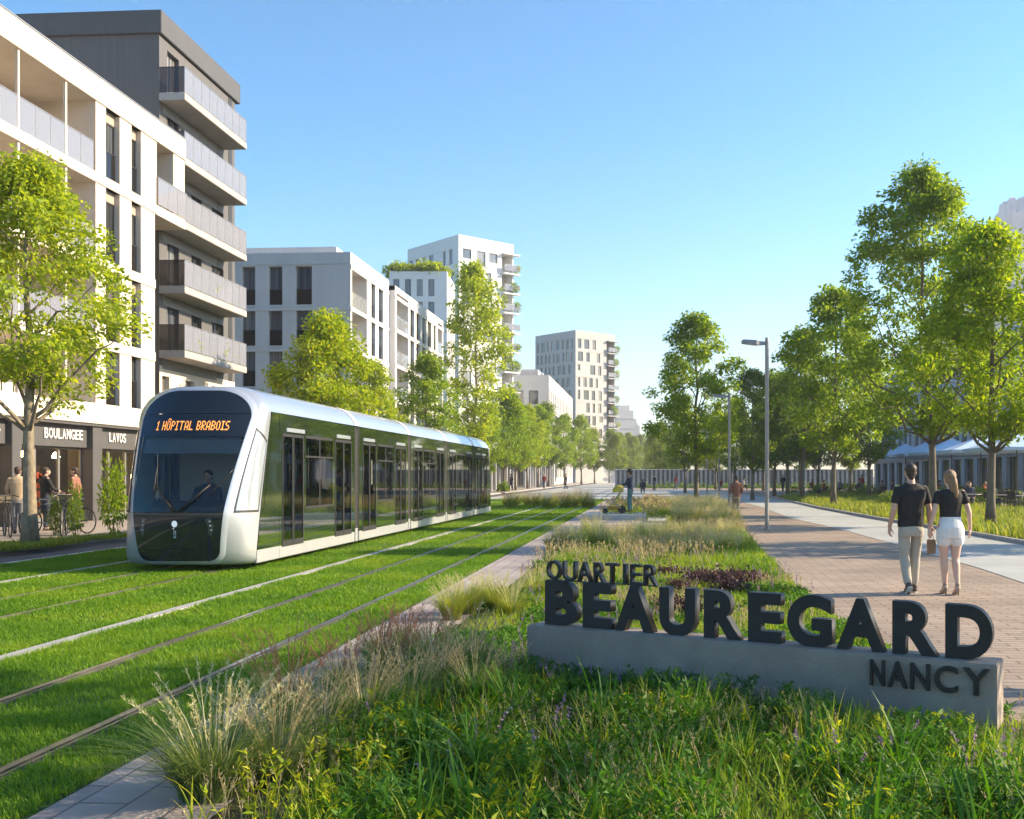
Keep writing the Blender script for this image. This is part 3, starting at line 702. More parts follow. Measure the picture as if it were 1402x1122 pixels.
# ---- towers standing corner-on
def solve_w(c, ang, px, hi=60):
    lo = 0.01
    for _ in range(50):
        m = (lo + hi) / 2; q = np.array([[c.x + m * cos(ang), c.y + m * sin(ang)]]); p = px_of(q)[0]
        if (p < px) == (cos(ang) > 0): lo = m
        else: hi = m
    return lo
def tower(px, pl, pr, d, H, pitch, wm, label, seed, name='tower_block', skipg=.12, pml='pane_pale'):
    c = gd(px, d); phi = RAD(46); wr = solve_w(c, phi, pr); wl = solve_w(c, phi + pi / 2, pl)
    t = thing(name, label, 'building', (c.x, c.y, 0), phi); rn = random.Random(seed)
    R = Face((0, 0, 0), 0); Lf = Face((0, wl, 0), RAD(-90)); mb = MB(); nf = int((H - 4.5) / pitch)
    lw = min(3.4, wr * .22); opsR, opsL, lgs = [], [], []
    for k in range(nf):
        z = H - 1.6 - (k + 1) * pitch + pitch * .15; zt = z + pitch * .74; u = .7
        while u < wr - lw - 1.2:
            w = rn.choice([.75, 1.1, 1.1, 1.6])
            if rn.random() > skipg and u + w < wr - lw - .4: opsR.append((u, u + w, z + (.0 if rn.random() < .75 else .8), zt))
            u += w + rn.uniform(.55, 1.15)
        u = .6
        while u < wl - 1.2:
            w = rn.choice([.7, .9, 1.2])
            if rn.random() > skipg: opsL.append((u, u + w, z, zt))
            u += w + rn.uniform(.5, 1.0)
        lgs.append((wr - lw, wr - .25, z - pitch * .05, z + pitch * .84, 2.0))
    wall(mb, R, 0, wr, 0, H, opsR + lgs, .22); wall(mb, Lf, 0, wl, 0, H, opsL, .22)
    mb.add([(wr, 0, 0), (wr, wl, 0), (wr, wl, H), (wr, 0, H)], [(0, 1, 2, 3)]); mb.add([(wr, wl, 0), (0, wl, 0), (0, wl, H), (wr, wl, H)], [(0, 1, 2, 3)])
    mb.box(.3, wr - .02, .3, wl - .02, H - .8, H - .5)
    mb.build('wall', MATS[wm], t)
    sb = MB()
    for k in range(nf + 1):
        z = H - 1.6 - k * pitch; wd = .12 if k % 2 else .22
        sb.box(-.04, wr + .02, -.045, -.002, z - wd, z)
        if k % 2 == 0: sb.box(-.045, -.002, -.04, wl, z - wd, z)
        sb.box(wr - lw, wr + .75, -.75, -.046, z - .2, z)
    sb.build('floor_band', MATS[wm], t)
    for o in opsR: window(t, R, (o[0], round(o[0] + round(o[1] - o[0], 1), 3), o[2], o[3]), .22, fm='frame_grey', pm=pml, fw=.06)
    for o in opsL: window(t, Lf, (o[0], round(o[0] + round(o[1] - o[0], 1), 3), o[2], o[3]), .22, fm='frame_grey', pm=pml, fw=.06)
    for o in lgs: balustrade(t, R, o[0] + .02, wr + .7, .7, o[2], .95, step=1.4)
    return t, R, wr, wl, lw, nf
tw4 = tower(628, 558, 703, 150, 331 / 1400 * 150 + 1.65, 3.0, 'white_tower', 'tall white tower block standing corner-on behind the tall slim tree', 11)
tw6 = tower(788, 733, 842, 235, 200 / 1400 * 235 + 1.65, 2.95, 'beige_tower', 'beige and grey tower block at the end of the street', 23, pml='pane')
# lower planted wing in front of the white tower
cw = gd(612, 132); wing = thing('apartment_building', 'lower pale wing with a planted roof terrace in front of the white tower', 'building', (cw.x, cw.y, 0), RAD(5))
wl_ = solve_w(cw, RAD(185), 533); FW = Face((-wl_, 0, 0), 0); hw_ = 280 / 1400 * 132 + 1.65; ops = []
for k in range(8):
    for j in range(int(wl_ / 1.5)): ops.append((.5 + j * 1.5, 1.3 + j * 1.5, hw_ - 3.2 - 2.9 * k, hw_ - 1.0 - 2.9 * k))
mb = MB(); wall(mb, FW, 0, wl_, 0, hw_, ops, .25); mb.box(-wl_, 0, .3, 10, 0, hw_ - .6); mb.add([(0, 0, 0), (0, 10, 0), (0, 10, hw_), (0, 0, hw_)], [(0, 1, 2, 3)]); mb.build('wall', MATS['white_tower'], wing)
for o in ops: window(wing, FW, o, .25, pm='pane_pale', fm='frame_grey')
# ---- grey block at middle distance
X5 = -17.0; Y5 = YX(X5, 751.5); L5 = YX(X5, 784) - Y5; H5 = 138 / 1400 * (Y5 + 1.2) + 1.65
b5 = thing('apartment_building', 'mid-grey four storey block in front of the beige tower', 'building', (X5, Y5, 0))
F5 = Face((0, 0, 0), RAD(90)); G5 = Face((-14, 0, 0), 0); ops, gops = [], []
for k in range(5):
    z = H5 - 4.9 - k * 3.1
    for j in range(int(L5 / 3.4)): ops.append((1.2 + j * 3.4, 2.5 + j * 3.4, z, z + 2.5))
    for a, w in ((3.2, 1.2), (5.6, 1.2), (7.5, 2.2), (10.6, 1.6)): gops.append((a, a + w, z, z + 2.3))
mb = MB(); wall(mb, F5, 0, L5, 0, H5, ops, .3); wall(mb, G5, 0, 14, 0, H5, gops, .3); mb.box(-14, -.5, .5, L5, 0, H5 - .4); mb.build('wall', MATS['grey_block'], b5)
MB().box(-14, -2, 1.5, L5 * .5, H5 - .4, H5 + 1.1).build('penthouse', MATS['grey_block'], b5)
MB().box(-5.5, -5.0, 1.2, 1.49, H5 - .4, H5 + 1.3).box(-1.6, -1.1, 1.2, 1.7, H5 - .4, H5 + .5).build('chimney', MATS['white_tower'], b5)
MB().box(.002, .3, 0, L5, H5 - 6.3, H5 - 6.1).build('canopy', MATS['white_tower'], b5)
for o in ops: window(b5, F5, o, .3, mull=1)
for o in gops: window(b5, G5, o, .3)
# ---- colonnaded low pavilions along the far left pavement
def pavilion(x, y0, y1_, h, label):
    t = thing('pavilion', label, 'building', (x, y0, 0)); L = y1_ - y0
    MB().box(-7, .6, -.5, L + .3, h - .45, h).build('roof', MATS['white_render'], t, bevel=.03)
    MB().box(-6.8, -1.6, .2, L, 0, h - .46).build('wall', MATS['frame_dark'], t)
    n = int(L / 2.6)
    for k in range(n + 1): MB().box(.1, .38, k * L / n - .14, k * L / n + .14, 0, h - .451).build('column', MATS['white_render'], t)
    for k in range(n): window(t, Face((-1.6, 0, 0), RAD(90)), (k * L / n + .3, k * L / n + 1.9, .3, h - .9), -.03, inset=0, mull=1)
pavilion(-16.6, 96, 124, 4.1, 'white roofed colonnaded pavilion beyond the rear end of the tram')
pavilion(-16.0, 128, 166, 4.4, 'farther colonnaded pavilion under the mid-distance trees')
# ---- slatted screen closing the far end of the park
yscr = 142.0; x0s, x1s = XY(yscr, 842), XY(yscr, 1196)
sw = thing('slatted_fence', 'long pale slatted fence across the far end of the park', 'fence', (x0s, yscr, 0))
mb = MB(); n = int((x1s - x0s) / .62)
for k in range(n): mb.box(k * .62, k * .62 + .3, 0, .12, 0, 2.5)
mb.build('slat_panel', mat('slat_white', (.36, .35, .34), .7, var=.25, scale=.7), sw)
MB().box(-.2, x1s - x0s + .1, -.1, .3, 2.5, 2.58).build('cap', MATS['white_tower'], sw); MB().box(0, x1s - x0s, .25, .33, 0, 2.49).build('backing_board', mat('board_grey', (.2, .195, .19), .8, var=.3), sw)
# ---- bluish block behind the cafe terrace
XR = 25.0; YR = YX(XR, 1197); LR = 48.0; HR = 12.0
b6 = thing('apartment_building', 'bluish grey block behind the cafe terrace on the right', 'building', (XR, YR, 0))
F6 = Face((0, 0, 0), RAD(-90)); ops = []; gops = []
for k in range(3):
    for j in range(int(LR / 2.1)): ops.append((.7 + j * 2.1, 1.9 + j * 2.1 - (.4 if j % 3 == 1 else 0), 4.0 + k * 2.75, 6.2 + k * 2.75))
for j in range(int(LR / 3.2)): gops.append((.8 + j * 3.2, 3.1 + j * 3.2, .1, 3.0))
mb = MB(); wall(mb, F6, 0, LR, 0, HR, ops + gops, .35); mb.box(.4, 16, -LR, -.2, 0, HR - .4); mb.add([(16, 0, 0), (0, 0, 0), (0, 0, HR), (16, 0, HR)], [(0, 1, 2, 3)]); mb.add([(0, -LR, 0), (16, -LR, 0), (16, -LR, HR), (0, -LR, HR)], [(0, 1, 2, 3)])
mb.build('wall', MATS['blue_panel'], b6)
mb = MB(); mb.box(-.25, -.002, -LR, 0, 3.25, 3.6); mb.build('canopy_band', MATS['blue_panel'], b6)
for o in ops: window(b6, F6, o, .35, mull=1)
panemat('pane_green_reflection', [(.05, .07, .03), (.16, .17, .04), (.03, .04, .03), (.1, .12, .05)])  # green tones painted in as the reflections on the ground-floor glass
for o in gops: window(b6, F6, o, .35, pm='pane_green_reflection', mull=2)
# ---- far towers and hills
for px, d, top, w, lab in ((851, 620, 556, 11, 'taller hazy blue tower on the skyline right of the beige block'), (859, 760, 578, 14, 'shorter hazy blue tower on the skyline right of the beige block'), (868, 900, 574, 5, 'thin hazy mast-like tower on the skyline')):
    c = gd(px, d); t = thing('distant_tower', lab, 'building', (c.x, c.y, 0), .4); h = (652 - top) / 1400 * d + 1.65
    mb = MB().box(-w / 2, w / 2, -w / 2, w / 2, 0, h * .93).box(-w / 3, w / 3, -w / 3, w / 3, h * .93, h)
    for k in range(int(h / 6)): mb.box(-w / 2 - .25, w / 2 + .25, -w / 2 - .25, w / 2 + .25, k * 6, k * 6 + .8)
    mb.build('wall', MATS['grey_block'], t)
def hills():
    rn = random.Random(3); mb = MB(); P = []
    prof = [(1215, 560), (1290, 420), (1340, 330), (1364, 288), (1368, 280), (1392, 268), (1420, 250), (1475, 225), (1560, 240), (1700, 300), (1900, 420), (2200, 600)]
    pts = []
    for i in range(len(prof) - 1):
        for k in range(8):
            u = k / 8; pts.append((prof[i][0] * (1 - u) + prof[i + 1][0] * u, prof[i][1] * (1 - u) + prof[i + 1][1] * u + rn.uniform(-2.5, 2.5)))
    rows = []
    for j, (fd, fz) in enumerate(((1.0, -.02), (1.06, .35), (1.1, .62), (1.13, .66), (1.145, .9), (1.2, 1.0), (1.5, .7))):
        r = []
        for i, (px, py) in enumerate(pts):
            p = gd(px, 600 * fd * (1 + .012 * sin(i * .35 + j))); p.z = ((652 - py) / 1400 * 600 * 1.2) * fz; r.append(p)
        rows.append(r)
    mb.grid(rows); return struct(mb.build('hills', mat('rock_haze_tint', (.33, .32, .37), .95, var=.22, scale=.04)))  # base colour made pale lavender to carry part of the distance haze
hills()
# ------------------------------------------------------------------ tram
mat('tram_silver', (.47, .50, .54), .28, .55, var=.03, scale=1, coat=.6)
mat('tram_frame', (.45, .50, .57), .28, .4, var=0, coat=.6)
mat('tram_black', (.010, .015, .022), .06, 0, var=0, spec=.7)
mat('tram_glass_lawntint', (.022, .036, .014), .03, 0, var=0, spec=1.0); MATS['tram_glass_lawntint'].node_tree.nodes['Principled BSDF'].inputs['IOR'].default_value = 2.8  # black panels given a green base that imitates the reflected lawn
mat('tram_rubber', (.02, .02, .021), .6, var=.1)
mat('tram_skirt', (.42, .43, .45), .35, .2, var=.05, coat=.4)
clearglass('tram_pane', (.84, .90, .80), 2.5)
clearglass('tram_windscreen', (.72, .78, .76), 1.6)
mat('tram_inside', (.5, .5, .47), .6, var=.1)
mat('tram_seat', (.03, .07, .12), .8, var=.2)
mat('tram_pole', (.55, .42, .05), .4, var=0)
mat('blind_grey', (.24, .26, .29), .6, var=.05)
TL = 27.6; HWT = 1.16; TZ0, TZ1 = .12, 3.28; RX, RZ = .72, .55
XT = -8.0
_tf = Vector((XT, 16.75, 0))
tram = thing('tram', 'long silver and black tram with an orange destination display on the lawn track', 'tram', _tf)
def wfun(z, hb, ht, z0, z1, rb, rx, rz):
    if z < z0 + rb: return hb - rb + sqrt(max(0, rb * rb - (z0 + rb - z) ** 2))
    if z > z1 - rz: return ht - rx + rx * sqrt(max(0, 1 - ((z - (z1 - rz)) / rz) ** 2))
    t = (z - z0 - rb) / (z1 - rz - z0 - rb); return hb + (ht - hb) * t
FP = (.72, .98, .2, 3.17, .2, .62, .5)      # front panel outline
def outl(hb, ht, z0, z1, rb, rx, rz, n=(4, 5, 14, 10, 6)):
    p = [((hb - rb) * i / n[0], z0) for i in range(n[0])]
    p += [(hb - rb + rb * sin(pi / 2 * i / n[1]), z0 + rb - rb * cos(pi / 2 * i / n[1])) for i in range(n[1])]
    p += [(hb + (ht - hb) * i / n[2], z0 + rb + (z1 - rz - z0 - rb) * i / n[2]) for i in range(n[2])]
    p += [(ht - rx + rx * cos(pi / 2 * i / n[3]), z1 - rz + rz * sin(pi / 2 * i / n[3])) for i in range(n[3])]
    p += [((ht - rx) * (1 - i / n[4]), z1) for i in range(n[4] + 1)]
    return p + [(-x, z) for x, z in reversed(p[1:-1])]
def rake(z): return .10 * ((1.0 - z) / .8) ** 2 if z < 1.0 else .95 * ((z - 1.0) / 2.2) ** 1.3
def yfront(x, z): return rake(z) + .16 * (abs(x) / .9) ** 2.4
def sec_y(z): return .62 + .85 * max(0, (z - .2) / 3.0) ** 1.15
FULL = (HWT, HWT, TZ0, TZ1, .14, RX, RZ)
ring0 = [Vector((x, yfront(x, z), z)) for x, z in outl(*FP)]
def infl(d): return outl(FP[0] + d, FP[1] + d, FP[2] - d * .8, FP[3] + d, FP[4] + d * .7, FP[5] + d * .6, FP[6] + d * .5)
ring1 = [Vector((x, yfront(x, z) + .008, z)) for x, z in infl(.035)]
ring2 = [Vector((x, yfront(x, z) + .05, z)) for x, z in infl(.075)]
ring5 = [Vector((x, sec_y(z), z)) for x, z in outl(*FULL)]
def mix(a, b, t, bul=0.0):
    r = []
    for p, q in zip(a, b):
        m = p.lerp(q, t); k = 4 * t * (1 - t) * bul
        m.x += k * (1 if m.x > 0.05 else -1 if m.x < -.05 else 0) * min(1, abs(m.x)); m.y -= k * .9; r.append(m)
    return r
ring3, ring4 = mix(ring2, ring5, .36, .05), mix(ring2, ring5, .7, .05)
ring6 = [Vector((x, 1.75, z)) for x, z in outl(*FULL)]
def flip(v, end): return Vector((v.x, TL - v.y, v.z)) if end else v
def cab(end):
    fl_ = lambda P: [flip(p, end) for p in P]
    def fin(mb, name, m, par, smooth=True):
        if end: mb.f = [tuple(reversed(f)) for f in mb.f]
        return mb.build(name, m, par, smooth)
    mb = MB(); mb.loft([fl_(r) for r in (ring2, ring3, ring4, ring5)], cap=False); N = len(ring5)
    # roof and skirt carried back to the first module; the flank stays open for the side glazing
    n0 = len(mb.v)
    keep = [i for i in range(N) if (ring5[i].z < .30 and ring5[(i + 1) % N].z < .30) or (ring5[i].z > 2.78 and ring5[(i + 1) % N].z > 2.78)]
    mb.add(fl_(ring5) + fl_(ring6), [(i, (i + 1) % N, N + (i + 1) % N, N + i) for i in keep])
    cs = fin(mb, 'cab_shell', MATS['tram_silver'], tram)
    fin(MB().loft([fl_(ring0), fl_(ring1), fl_(ring2)], cap=False), 'windscreen_frame', MATS['tram_frame'], tram)
    def patch(z0, z1, nz, nx, off, inset=0.0, xr=(-1, 1)):
        P = []
        for i in range(nz + 1):
            z = z0 + (z1 - z0) * i / nz; w = wfun(z, *FP) - inset; P.append([flip(Vector((w * (xr[0] + (xr[1] - xr[0]) * j / nx), yfront(w * (xr[0] + (xr[1] - xr[0]) * j / nx), z) - off, z)), end) for j in range(nx + 1)])
        return MB().grid(P)
    fin(patch(FP[2] + .001, .40, 10, 16, 0), 'bumper_panel', MATS['tram_black'], tram)
    lm = fin(patch(.405, 1.02, 10, 16, 0), 'lower_mask', MATS['tram_black'], tram)
    ws = fin(patch(1.03, 2.34, 14, 16, 0), 'windscreen', MATS['tram_windscreen'], tram)
    up = fin(patch(2.341, 2.74, 8, 16, 0), 'destination_box', MATS['tram_black'], tram)
    fin(patch(2.75, FP[3] - .0005, 20, 16, 0), 'roof_visor', MATS['tram_black'], tram)
    # joint lines read as thin rubber
    # cab side windows, wrapped round the corner between windscreen frame and flank
    for sgn in (1, -1):
        def sp(s, z):
            rings = (ring2, ring3, ring4, ring5); s = s * 3; k = min(2, int(s)); out = []
            for r in (rings[k], rings[k + 1]):
                side = [p for p in r if (p.x * sgn) > .3 and .34 < p.z < 2.75]; side.sort(key=lambda p: p.z)
                for a, b in zip(side[:-1], side[1:]):
                    if a.z <= z <= b.z: out.append(a.lerp(b, (z - a.z) / max(1e-6, b.z - a.z))); break
                else: out.append(side[-1].copy() if z > side[-1].z else side[0].copy())
            return out[0].lerp(out[1], s - k)
        def sidepatch(s0, s1, za, zb_, zt0, zt1, off, nz=14, ns=6):
            P = []
            for i in range(nz + 1):
                row = []
                for j in range(ns + 1):
                    s = s0 + (s1 - s0) * j / ns; z = za + ((zt0 + (zt1 - zt0) * j / ns) - za) * i / nz; p = sp(s, z); p.x += sgn * off * .8; p.y -= off * .8; row.append(flip(p, end))
                P.append(row if (sgn > 0) != bool(end) else row[::-1])
            return MB().grid(P)
        so = sidepatch(.1, .93, 1.02, 0, 2.52, 2.28, .006).build('cab_side_window', MATS['tram_rubber'], tram, smooth=True)
        sidepatch(.14, .88, 1.06, 0, 2.46, 2.24, .011).build('pane', MATS['tram_sidepane'], so, smooth=True)
    return cs, lm, ws, up
m_, nt_, p_, o_ = principled('tram_sidepane'); p_.inputs['Base Color'].default_value = (.30, .34, .38, 1); p_.inputs['Roughness'].default_value = .03; p_.inputs['Specular IOR Level'].default_value = 1; p_.inputs['Coat Weight'].default_value = 1; p_.inputs['Coat Roughness'].default_value = .02
MATS['tram_sidepane'] = m_
csF, lmF, wsF, upF = cab(0); cab(1)
# destination display: lit orange dots
FONT = {'1': ['010', '110', '010', '010', '010', '010', '111'], 'H': ['1001', '1001', '1001', '1111', '1001', '1001', '1001'], 'O': ['0110', '1001', '1001', '1001', '1001', '1001', '0110'],
 'P': ['1110', '1001', '1001', '1110', '1000', '1000', '1000'], 'I': ['111', '010', '010', '010', '010', '010', '111'], 'T': ['11111', '00100', '00100', '00100', '00100', '00100', '00100'],
 'A': ['0110', '1001', '1001', '1001', '1111', '1001', '1001'], 'L': ['1000', '1000', '1000', '1000', '1000', '1000', '1111'], 'B': ['1110', '1001', '1001', '1110', '1001', '1001', '1110'],
 'R': ['1110', '1001', '1001', '1110', '1100', '1010', '1001'], 'S': ['0111', '1000', '1000', '0110', '0001', '0001', '1110'], ' ': ['00'] * 7}
txt = '1 HOPITAL BRABOIS'; cols = sum(len(FONT[c][0]) + 1 for c in txt) - 1
cwid = 1.30 / cols; chei = .165 / 7; x = -.63; mb = MB()
def led(x0, z0, w=cwid, h=chei):
    P = [Vector((xx, yfront(xx, zz) - .006, zz)) for xx, zz in ((x0, z0), (x0 + w, z0), (x0 + w, z0 + h), (x0, z0 + h))]; mb.add(P, [(0, 1, 2, 3)])
for ci, c in enumerate(txt):
    for r in range(7):
        for k, b in enumerate(FONT[c][r]):
            if b == '1': led(x + k * cwid, 2.615 - (r + 1) * chei, cwid * .94, chei * .9)
    if ci == 3:
        for k, dz in ((0, 0), (1, 1), (2, 1), (3, 0)): led(x + k * cwid, 2.622 + dz * chei * .8, cwid, chei * .7)
    x += (len(FONT[c][0]) + 1) * cwid
mb.build('destination_text', mat('led_orange', (.9, .35, .08), .5, var=0, emit=(1.0, .33, .06), estr=.6), upF)
# sun blind, dashboard, driver's wheel, wipers, lamps, emblem
P = [[Vector((xx, yfront(xx, zz) + .10, zz)) for xx in np.linspace(-.86, .86, 13)] for zz in (2.04, 2.2, 2.34)]
MB().grid(P).build('sun_blind', MATS['blind_grey'], tram, smooth=True)
mb = MB(); mb.loft([[Vector((xx, yy, zz)) for xx, zz in ((-.7, .95), (.7, .95), (.62, hz), (-.62, hz))] for yy, hz in ((.28, 1.1), (.55, 1.22), (.9, 1.18))]); mb.build('dashboard', MATS['tram_rubber'], tram, bevel=.02)
MB().box(-1.0, 1.0, 2.3, 2.34, .4, 2.3).build('cab_partition', MATS['tram_inside'], tram)
def wiper(x0, x1, z1, xe, ze):
    mb = MB(); f = lambda x, z, o=.035: Vector((x, yfront(x, z) - o, z))
    mb.tube([f(x0, 1.05, .05), f((x0 + x1) / 2, (1.05 + z1) / 2, .06), f(x1, z1, .04)], [.016, .012, .01], 6)
    mb.tube([f(x0 + .04, 1.05, .05), f((x0 + x1) / 2 + .035, (1.05 + z1) / 2 - .01, .06), f(x1, z1, .04)], [.01, .009, .008], 6)
    b = [f(x1 + (xe - x1) * t, z1 - .18 + (ze - z1 + .18) * t, .022) for t in np.linspace(0, 1, 7)]; mb.tube(b, .012, 6)
    return mb.build('wiper', MATS['black_plastic'], tram, smooth=True)
wiper(-.02, -.42, 1.52, -.43, 1.85); wiper(.06, .55, 1.5, .86, 1.76)
MB().box(-.18, .2, -.03, .03, -.015, .015).build('wiper_base', MATS['black_plastic'], tram, loc=(0, yfront(0, 1.03) - .01, 1.03), bevel=.006)
for s in (-1, 1):
    mb = MB(); f = lambda x, z: Vector((x, yfront(x, z) - .006, z))
    c = [(.50, .93), (.60, .95), (.66, .80), (.60, .62), (.56, .66), (.55, .8)]
    mb.add([f(s * x, z) for x, z in c], [tuple(range(6)) if s > 0 else tuple(reversed(range(6)))])
    h = mb.build('headlight', mat('headlight_glass', (.045, .05, .055), .08, var=0, spec=1), tram)
    mb = MB()
    for k in range(3): mb.ell(f(s * (.575 + .012 * k), .88 - .075 * k), (.022, .012, .022), 10, 6)
    mb.build('lamp', mat('lamp_chrome', (.30, .31, .33), .25, .9, var=0), h, smooth=True)
mb = MB(); fe = lambda x, z: Vector((x, yfront(x, z) - .012, z))
mb.add([fe(.05 * cos(a), .84 + .055 * sin(a)) for a in np.linspace(0, 2 * pi, 25)[:-1]], [tuple(range(24))])
mb.add([fe(*q) for q in ((-.035, .76), (-.01, .745), (-.012, .78))], [(0, 1, 2)])
em = mb.build('emblem', mat('emblem_white', (.7, .72, .75), .4, var=0, emit=(.9, .95, 1), estr=.15), lmF)
mb = MB()
mb.box(-.02, .02, -.014, -.008, .705, .725).box(-.02, -.008, -.014, -.008, .66, .7).box(.008, .02, -.014, -.008, .66, .7).box(-.02, .02, -.0141, -.0081, .6, .612).box(-.02, -.01, -.014, -.008, .612, .645).box(.01, .02, -.014, -.008, .612, .645)
mb.build('emblem_letters', mat('emblem_grey', (.5, .52, .55), .4, var=0), lmF, loc=(0, yfront(0, .66), 0))
# modules
cuts = [1.75, 6.75, 12.0, 17.3, 22.6, TL - 1.75]
roof_idx = [i for i, (x_, z_) in enumerate(outl(*FULL)) if z_ > 2.78]
def strip_from(idx_pts, ya, yb, sc_=1.0):
    a = [Vector((x_ * sc_, ya, z_)) for x_, z_ in idx_pts]; b = [Vector((x_ * sc_, yb, z_)) for x_, z_ in idx_pts]; return a, b
OUT = outl(*FULL); roof_pts = [p for p in OUT if p[1] > 2.78]
def tram_module(ya, yb, first, last):
    a, b = ya + (.0 if first else .17), yb - (.0 if last else .17)
    mb = MB(); A, B = strip_from(roof_pts, a, b); mb.loft([B, A], closed=False, cap=False)
    mb.build('roof_shell', MATS['tram_silver'], tram, smooth=True)
    mb = MB().box(-1.10, 1.10, a, b, .30, .38); mb.box(-1.08, 1.08, a, b, 2.70, 2.74); mb.build('floor_and_ceiling', MATS['tram_inside'], tram)
    for s in (1, -1):
        fa = Face((s * HWT, 0 if s > 0 else 0, 0), RAD(90 * s)); ua = (lambda y: y) if s > 0 else (lambda y: -y)
        def bx(mb, y0, y1_, o0, o1, z0, z1): u = sorted((ua(y0), ua(y1_))); return fa.box(mb, u[0], u[1], o0, o1, z0, z1)
        def quad(y0, y1_, z0, z1, o): u = sorted((ua(y0), ua(y1_))); return MB().add([fa.P(u[0], o, z0), fa.P(u[1], o, z0), fa.P(u[1], o, z1), fa.P(u[0], o, z1)], [(0, 1, 2, 3)])
        mb = MB(); bx(mb, a, b, -.06, .0, .13, .36); mb.build('skirt', MATS['tram_skirt'], tram, bevel=.012)
        # slanted leading edge of the first and last flank
        aa = 1.12 if first else a; bb = TL - 1.12 if last else b
        mb = MB(); bx(mb, a, b, -.05, .006, 2.46, 2.80); hd = mb.build('header_panel', MATS['tram_glass_lawntint'], tram, bevel=.01)
        for y_d in ((a + .3, a + 1.45), (b - 1.45, b - .3)):
            if first and y_d[0] < 2.5 or last and y_d[1] > TL - 2.5: pass
            bx2 = MB(); bx(bx2, y_d[0] + .05, y_d[1] - .1, .007, .02, 2.485, 2.56); bx2.build('door_drive_cover', MATS['tram_frame'], hd)
        d1, d2 = (a + .28, a + 1.5), (b - 1.5, b - .28)
        if first: d1 = (a + .12, a + 1.3)
        if last: d2 = (b - 1.3, b - .12)
        # pillars
        for q0, q1 in ((a, d1[0] - .002), (d1[1] + .002, d1[1] + .16), (d2[0] - .16, d2[0] - .002), (d2[1] + .002, b)):
            mb = MB(); bx(mb, q0, q1, -.05, .004, .361, 2.459); mb.build('window_pillar', MATS['tram_glass_lawntint'], tram)
        for dd in (d1, d2):
            for h in (0, 1):
                y0 = dd[0] + (dd[1] - dd[0]) * .5 * h; y1_ = y0 + (dd[1] - dd[0]) * .5; y0 += .008; y1_ -= .008
                mb = MB(); bx(mb, y0, y0 + .04, -.03, .012, .33, 2.45); bx(mb, y1_ - .04, y1_, -.03, .012, .33, 2.45); bx(mb, y0 + .04, y1_ - .04, -.03, .011, .33, .44); bx(mb, y0 + .04, y1_ - .04, -.03, .011, 2.39, 2.45)
                do = mb.build('door', MATS['tram_rubber'], tram); quad(y0 + .03, y1_ - .03, .43, 2.40, .002).build('pane', MATS['tram_pane'], do)
        wo = MB(); y0, y1_ = d1[1] + .162, d2[0] - .162
        bx(wo, y0, y1_, -.04, .005, .362, 1.0); lo = wo.build('side_panel', MATS['tram_glass_lawntint'], tram)
        mb = MB(); bx(mb, y0, y1_, -.03, .003, 1.001, 1.05); bx(mb, y0, y1_, -.03, .003, 2.40, 2.459); bx(mb, (y0 + y1_) / 2 - .03, (y0 + y1_) / 2 + .03, -.03, .003, 1.05, 2.40); bx(mb, y0, y1_, -.028, .0035, 2.02, 2.055)
        wi = mb.build('window', MATS['tram_rubber'], tram); quad(y0 + .01, y1_ - .01, 1.03, 2.42, .001).build('pane', MATS['tram_pane'], wi)
    # seats and grab poles
    y = a + 1.9
    while y < b - 1.9:
        for sx in (-.8, -.35, .8):
            mb = MB().box(sx - .21, sx + .21, y - .22, y + .2, .72, .8).box(sx - .2, sx + .2, y + .16, y + .24, .8, 1.35).box(sx - .05, sx + .05, y - .05, y + .05, .38, .72); mb.build('seat', MATS['tram_seat'], tram, bevel=.02)
        y += .85
    for yy in (d1[1] + .05, d2[0] - .05):
        for sx in (-.75, .75): MB().tube([(sx, yy, .38), (sx, yy, 2.7)], .017, 8).build('grab_pole', MATS['tram_pole'], tram, smooth=True)
for i in range(5): tram_module(cuts[i], cuts[i + 1], i == 0, i == 4)
# flank ahead of the first door (and behind the last): slanted black panel with the driver's side glass
def nose_flank(end):
    for s in (1, -1):
        x = s * (HWT + .004)
        def pt(y, z, o=0): return flip(Vector((x + s * o, y, z)), end)
        yb = 1.74; lo = lambda z: sec_y(z) + .02
        zs = [.36, .8, 1.2, 1.6, 2.0, 2.46, 2.81]
        P = [[pt(lo(z), z), pt(yb, z)] for z in zs]
        if (s > 0) == bool(end): P = [r[::-1] for r in P]
        p = MB().grid(P).build('flank_panel', MATS['tram_glass_lawntint'], tram)
        Q = [[pt(lo(z) + .12, z, .005), pt(yb - .06, z, .005)] for z in (1.05, 1.5, 2.0, 2.3)]
        if (s > 0) == bool(end): Q = [r[::-1] for r in Q]
        MB().grid(Q).build('pane', MATS['tram_glass_lawntint'], p)
        mb = MB(); mb.box(x - .05 * s, x - .0005 * s, *sorted((flip(Vector((0, .655, 0)), end).y, flip(Vector((0, 1.75, 0)), end).y)), .13, .36); mb.build('skirt', MATS['tram_skirt'], tram, bevel=.01)
nose_flank(0); nose_flank(1)
# gangways between modules
for yb in cuts[1:-1]:
    mb = MB(); rings = []
    for k in range(9):
        s_ = .985 if k % 2 else .95; y = yb - .165 + .33 * k / 8; rings.append([Vector((x_ * s_, y, .16 + (z_ - .12) * (s_ * .99))) for x_, z_ in OUT])
    mb.loft(rings, cap=False); ga = mb.build('gangway', MATS['tram_rubber'], tram)
    A, B = strip_from([(x_ * 1.004, z_ + .006) for x_, z_ in roof_pts], yb - .15, yb + .15); MB().loft([B, A], closed=False, cap=False).build('gangway_cover', mat('tram_cover', (.62, .58, .57), .5, var=.05), ga, smooth=True)
    for s in (1, -1): MB().box(s * 1.10, s * 1.155, yb - .1, yb + .1, .13, .43).build('skirt_link', MATS['tram_skirt'], ga)
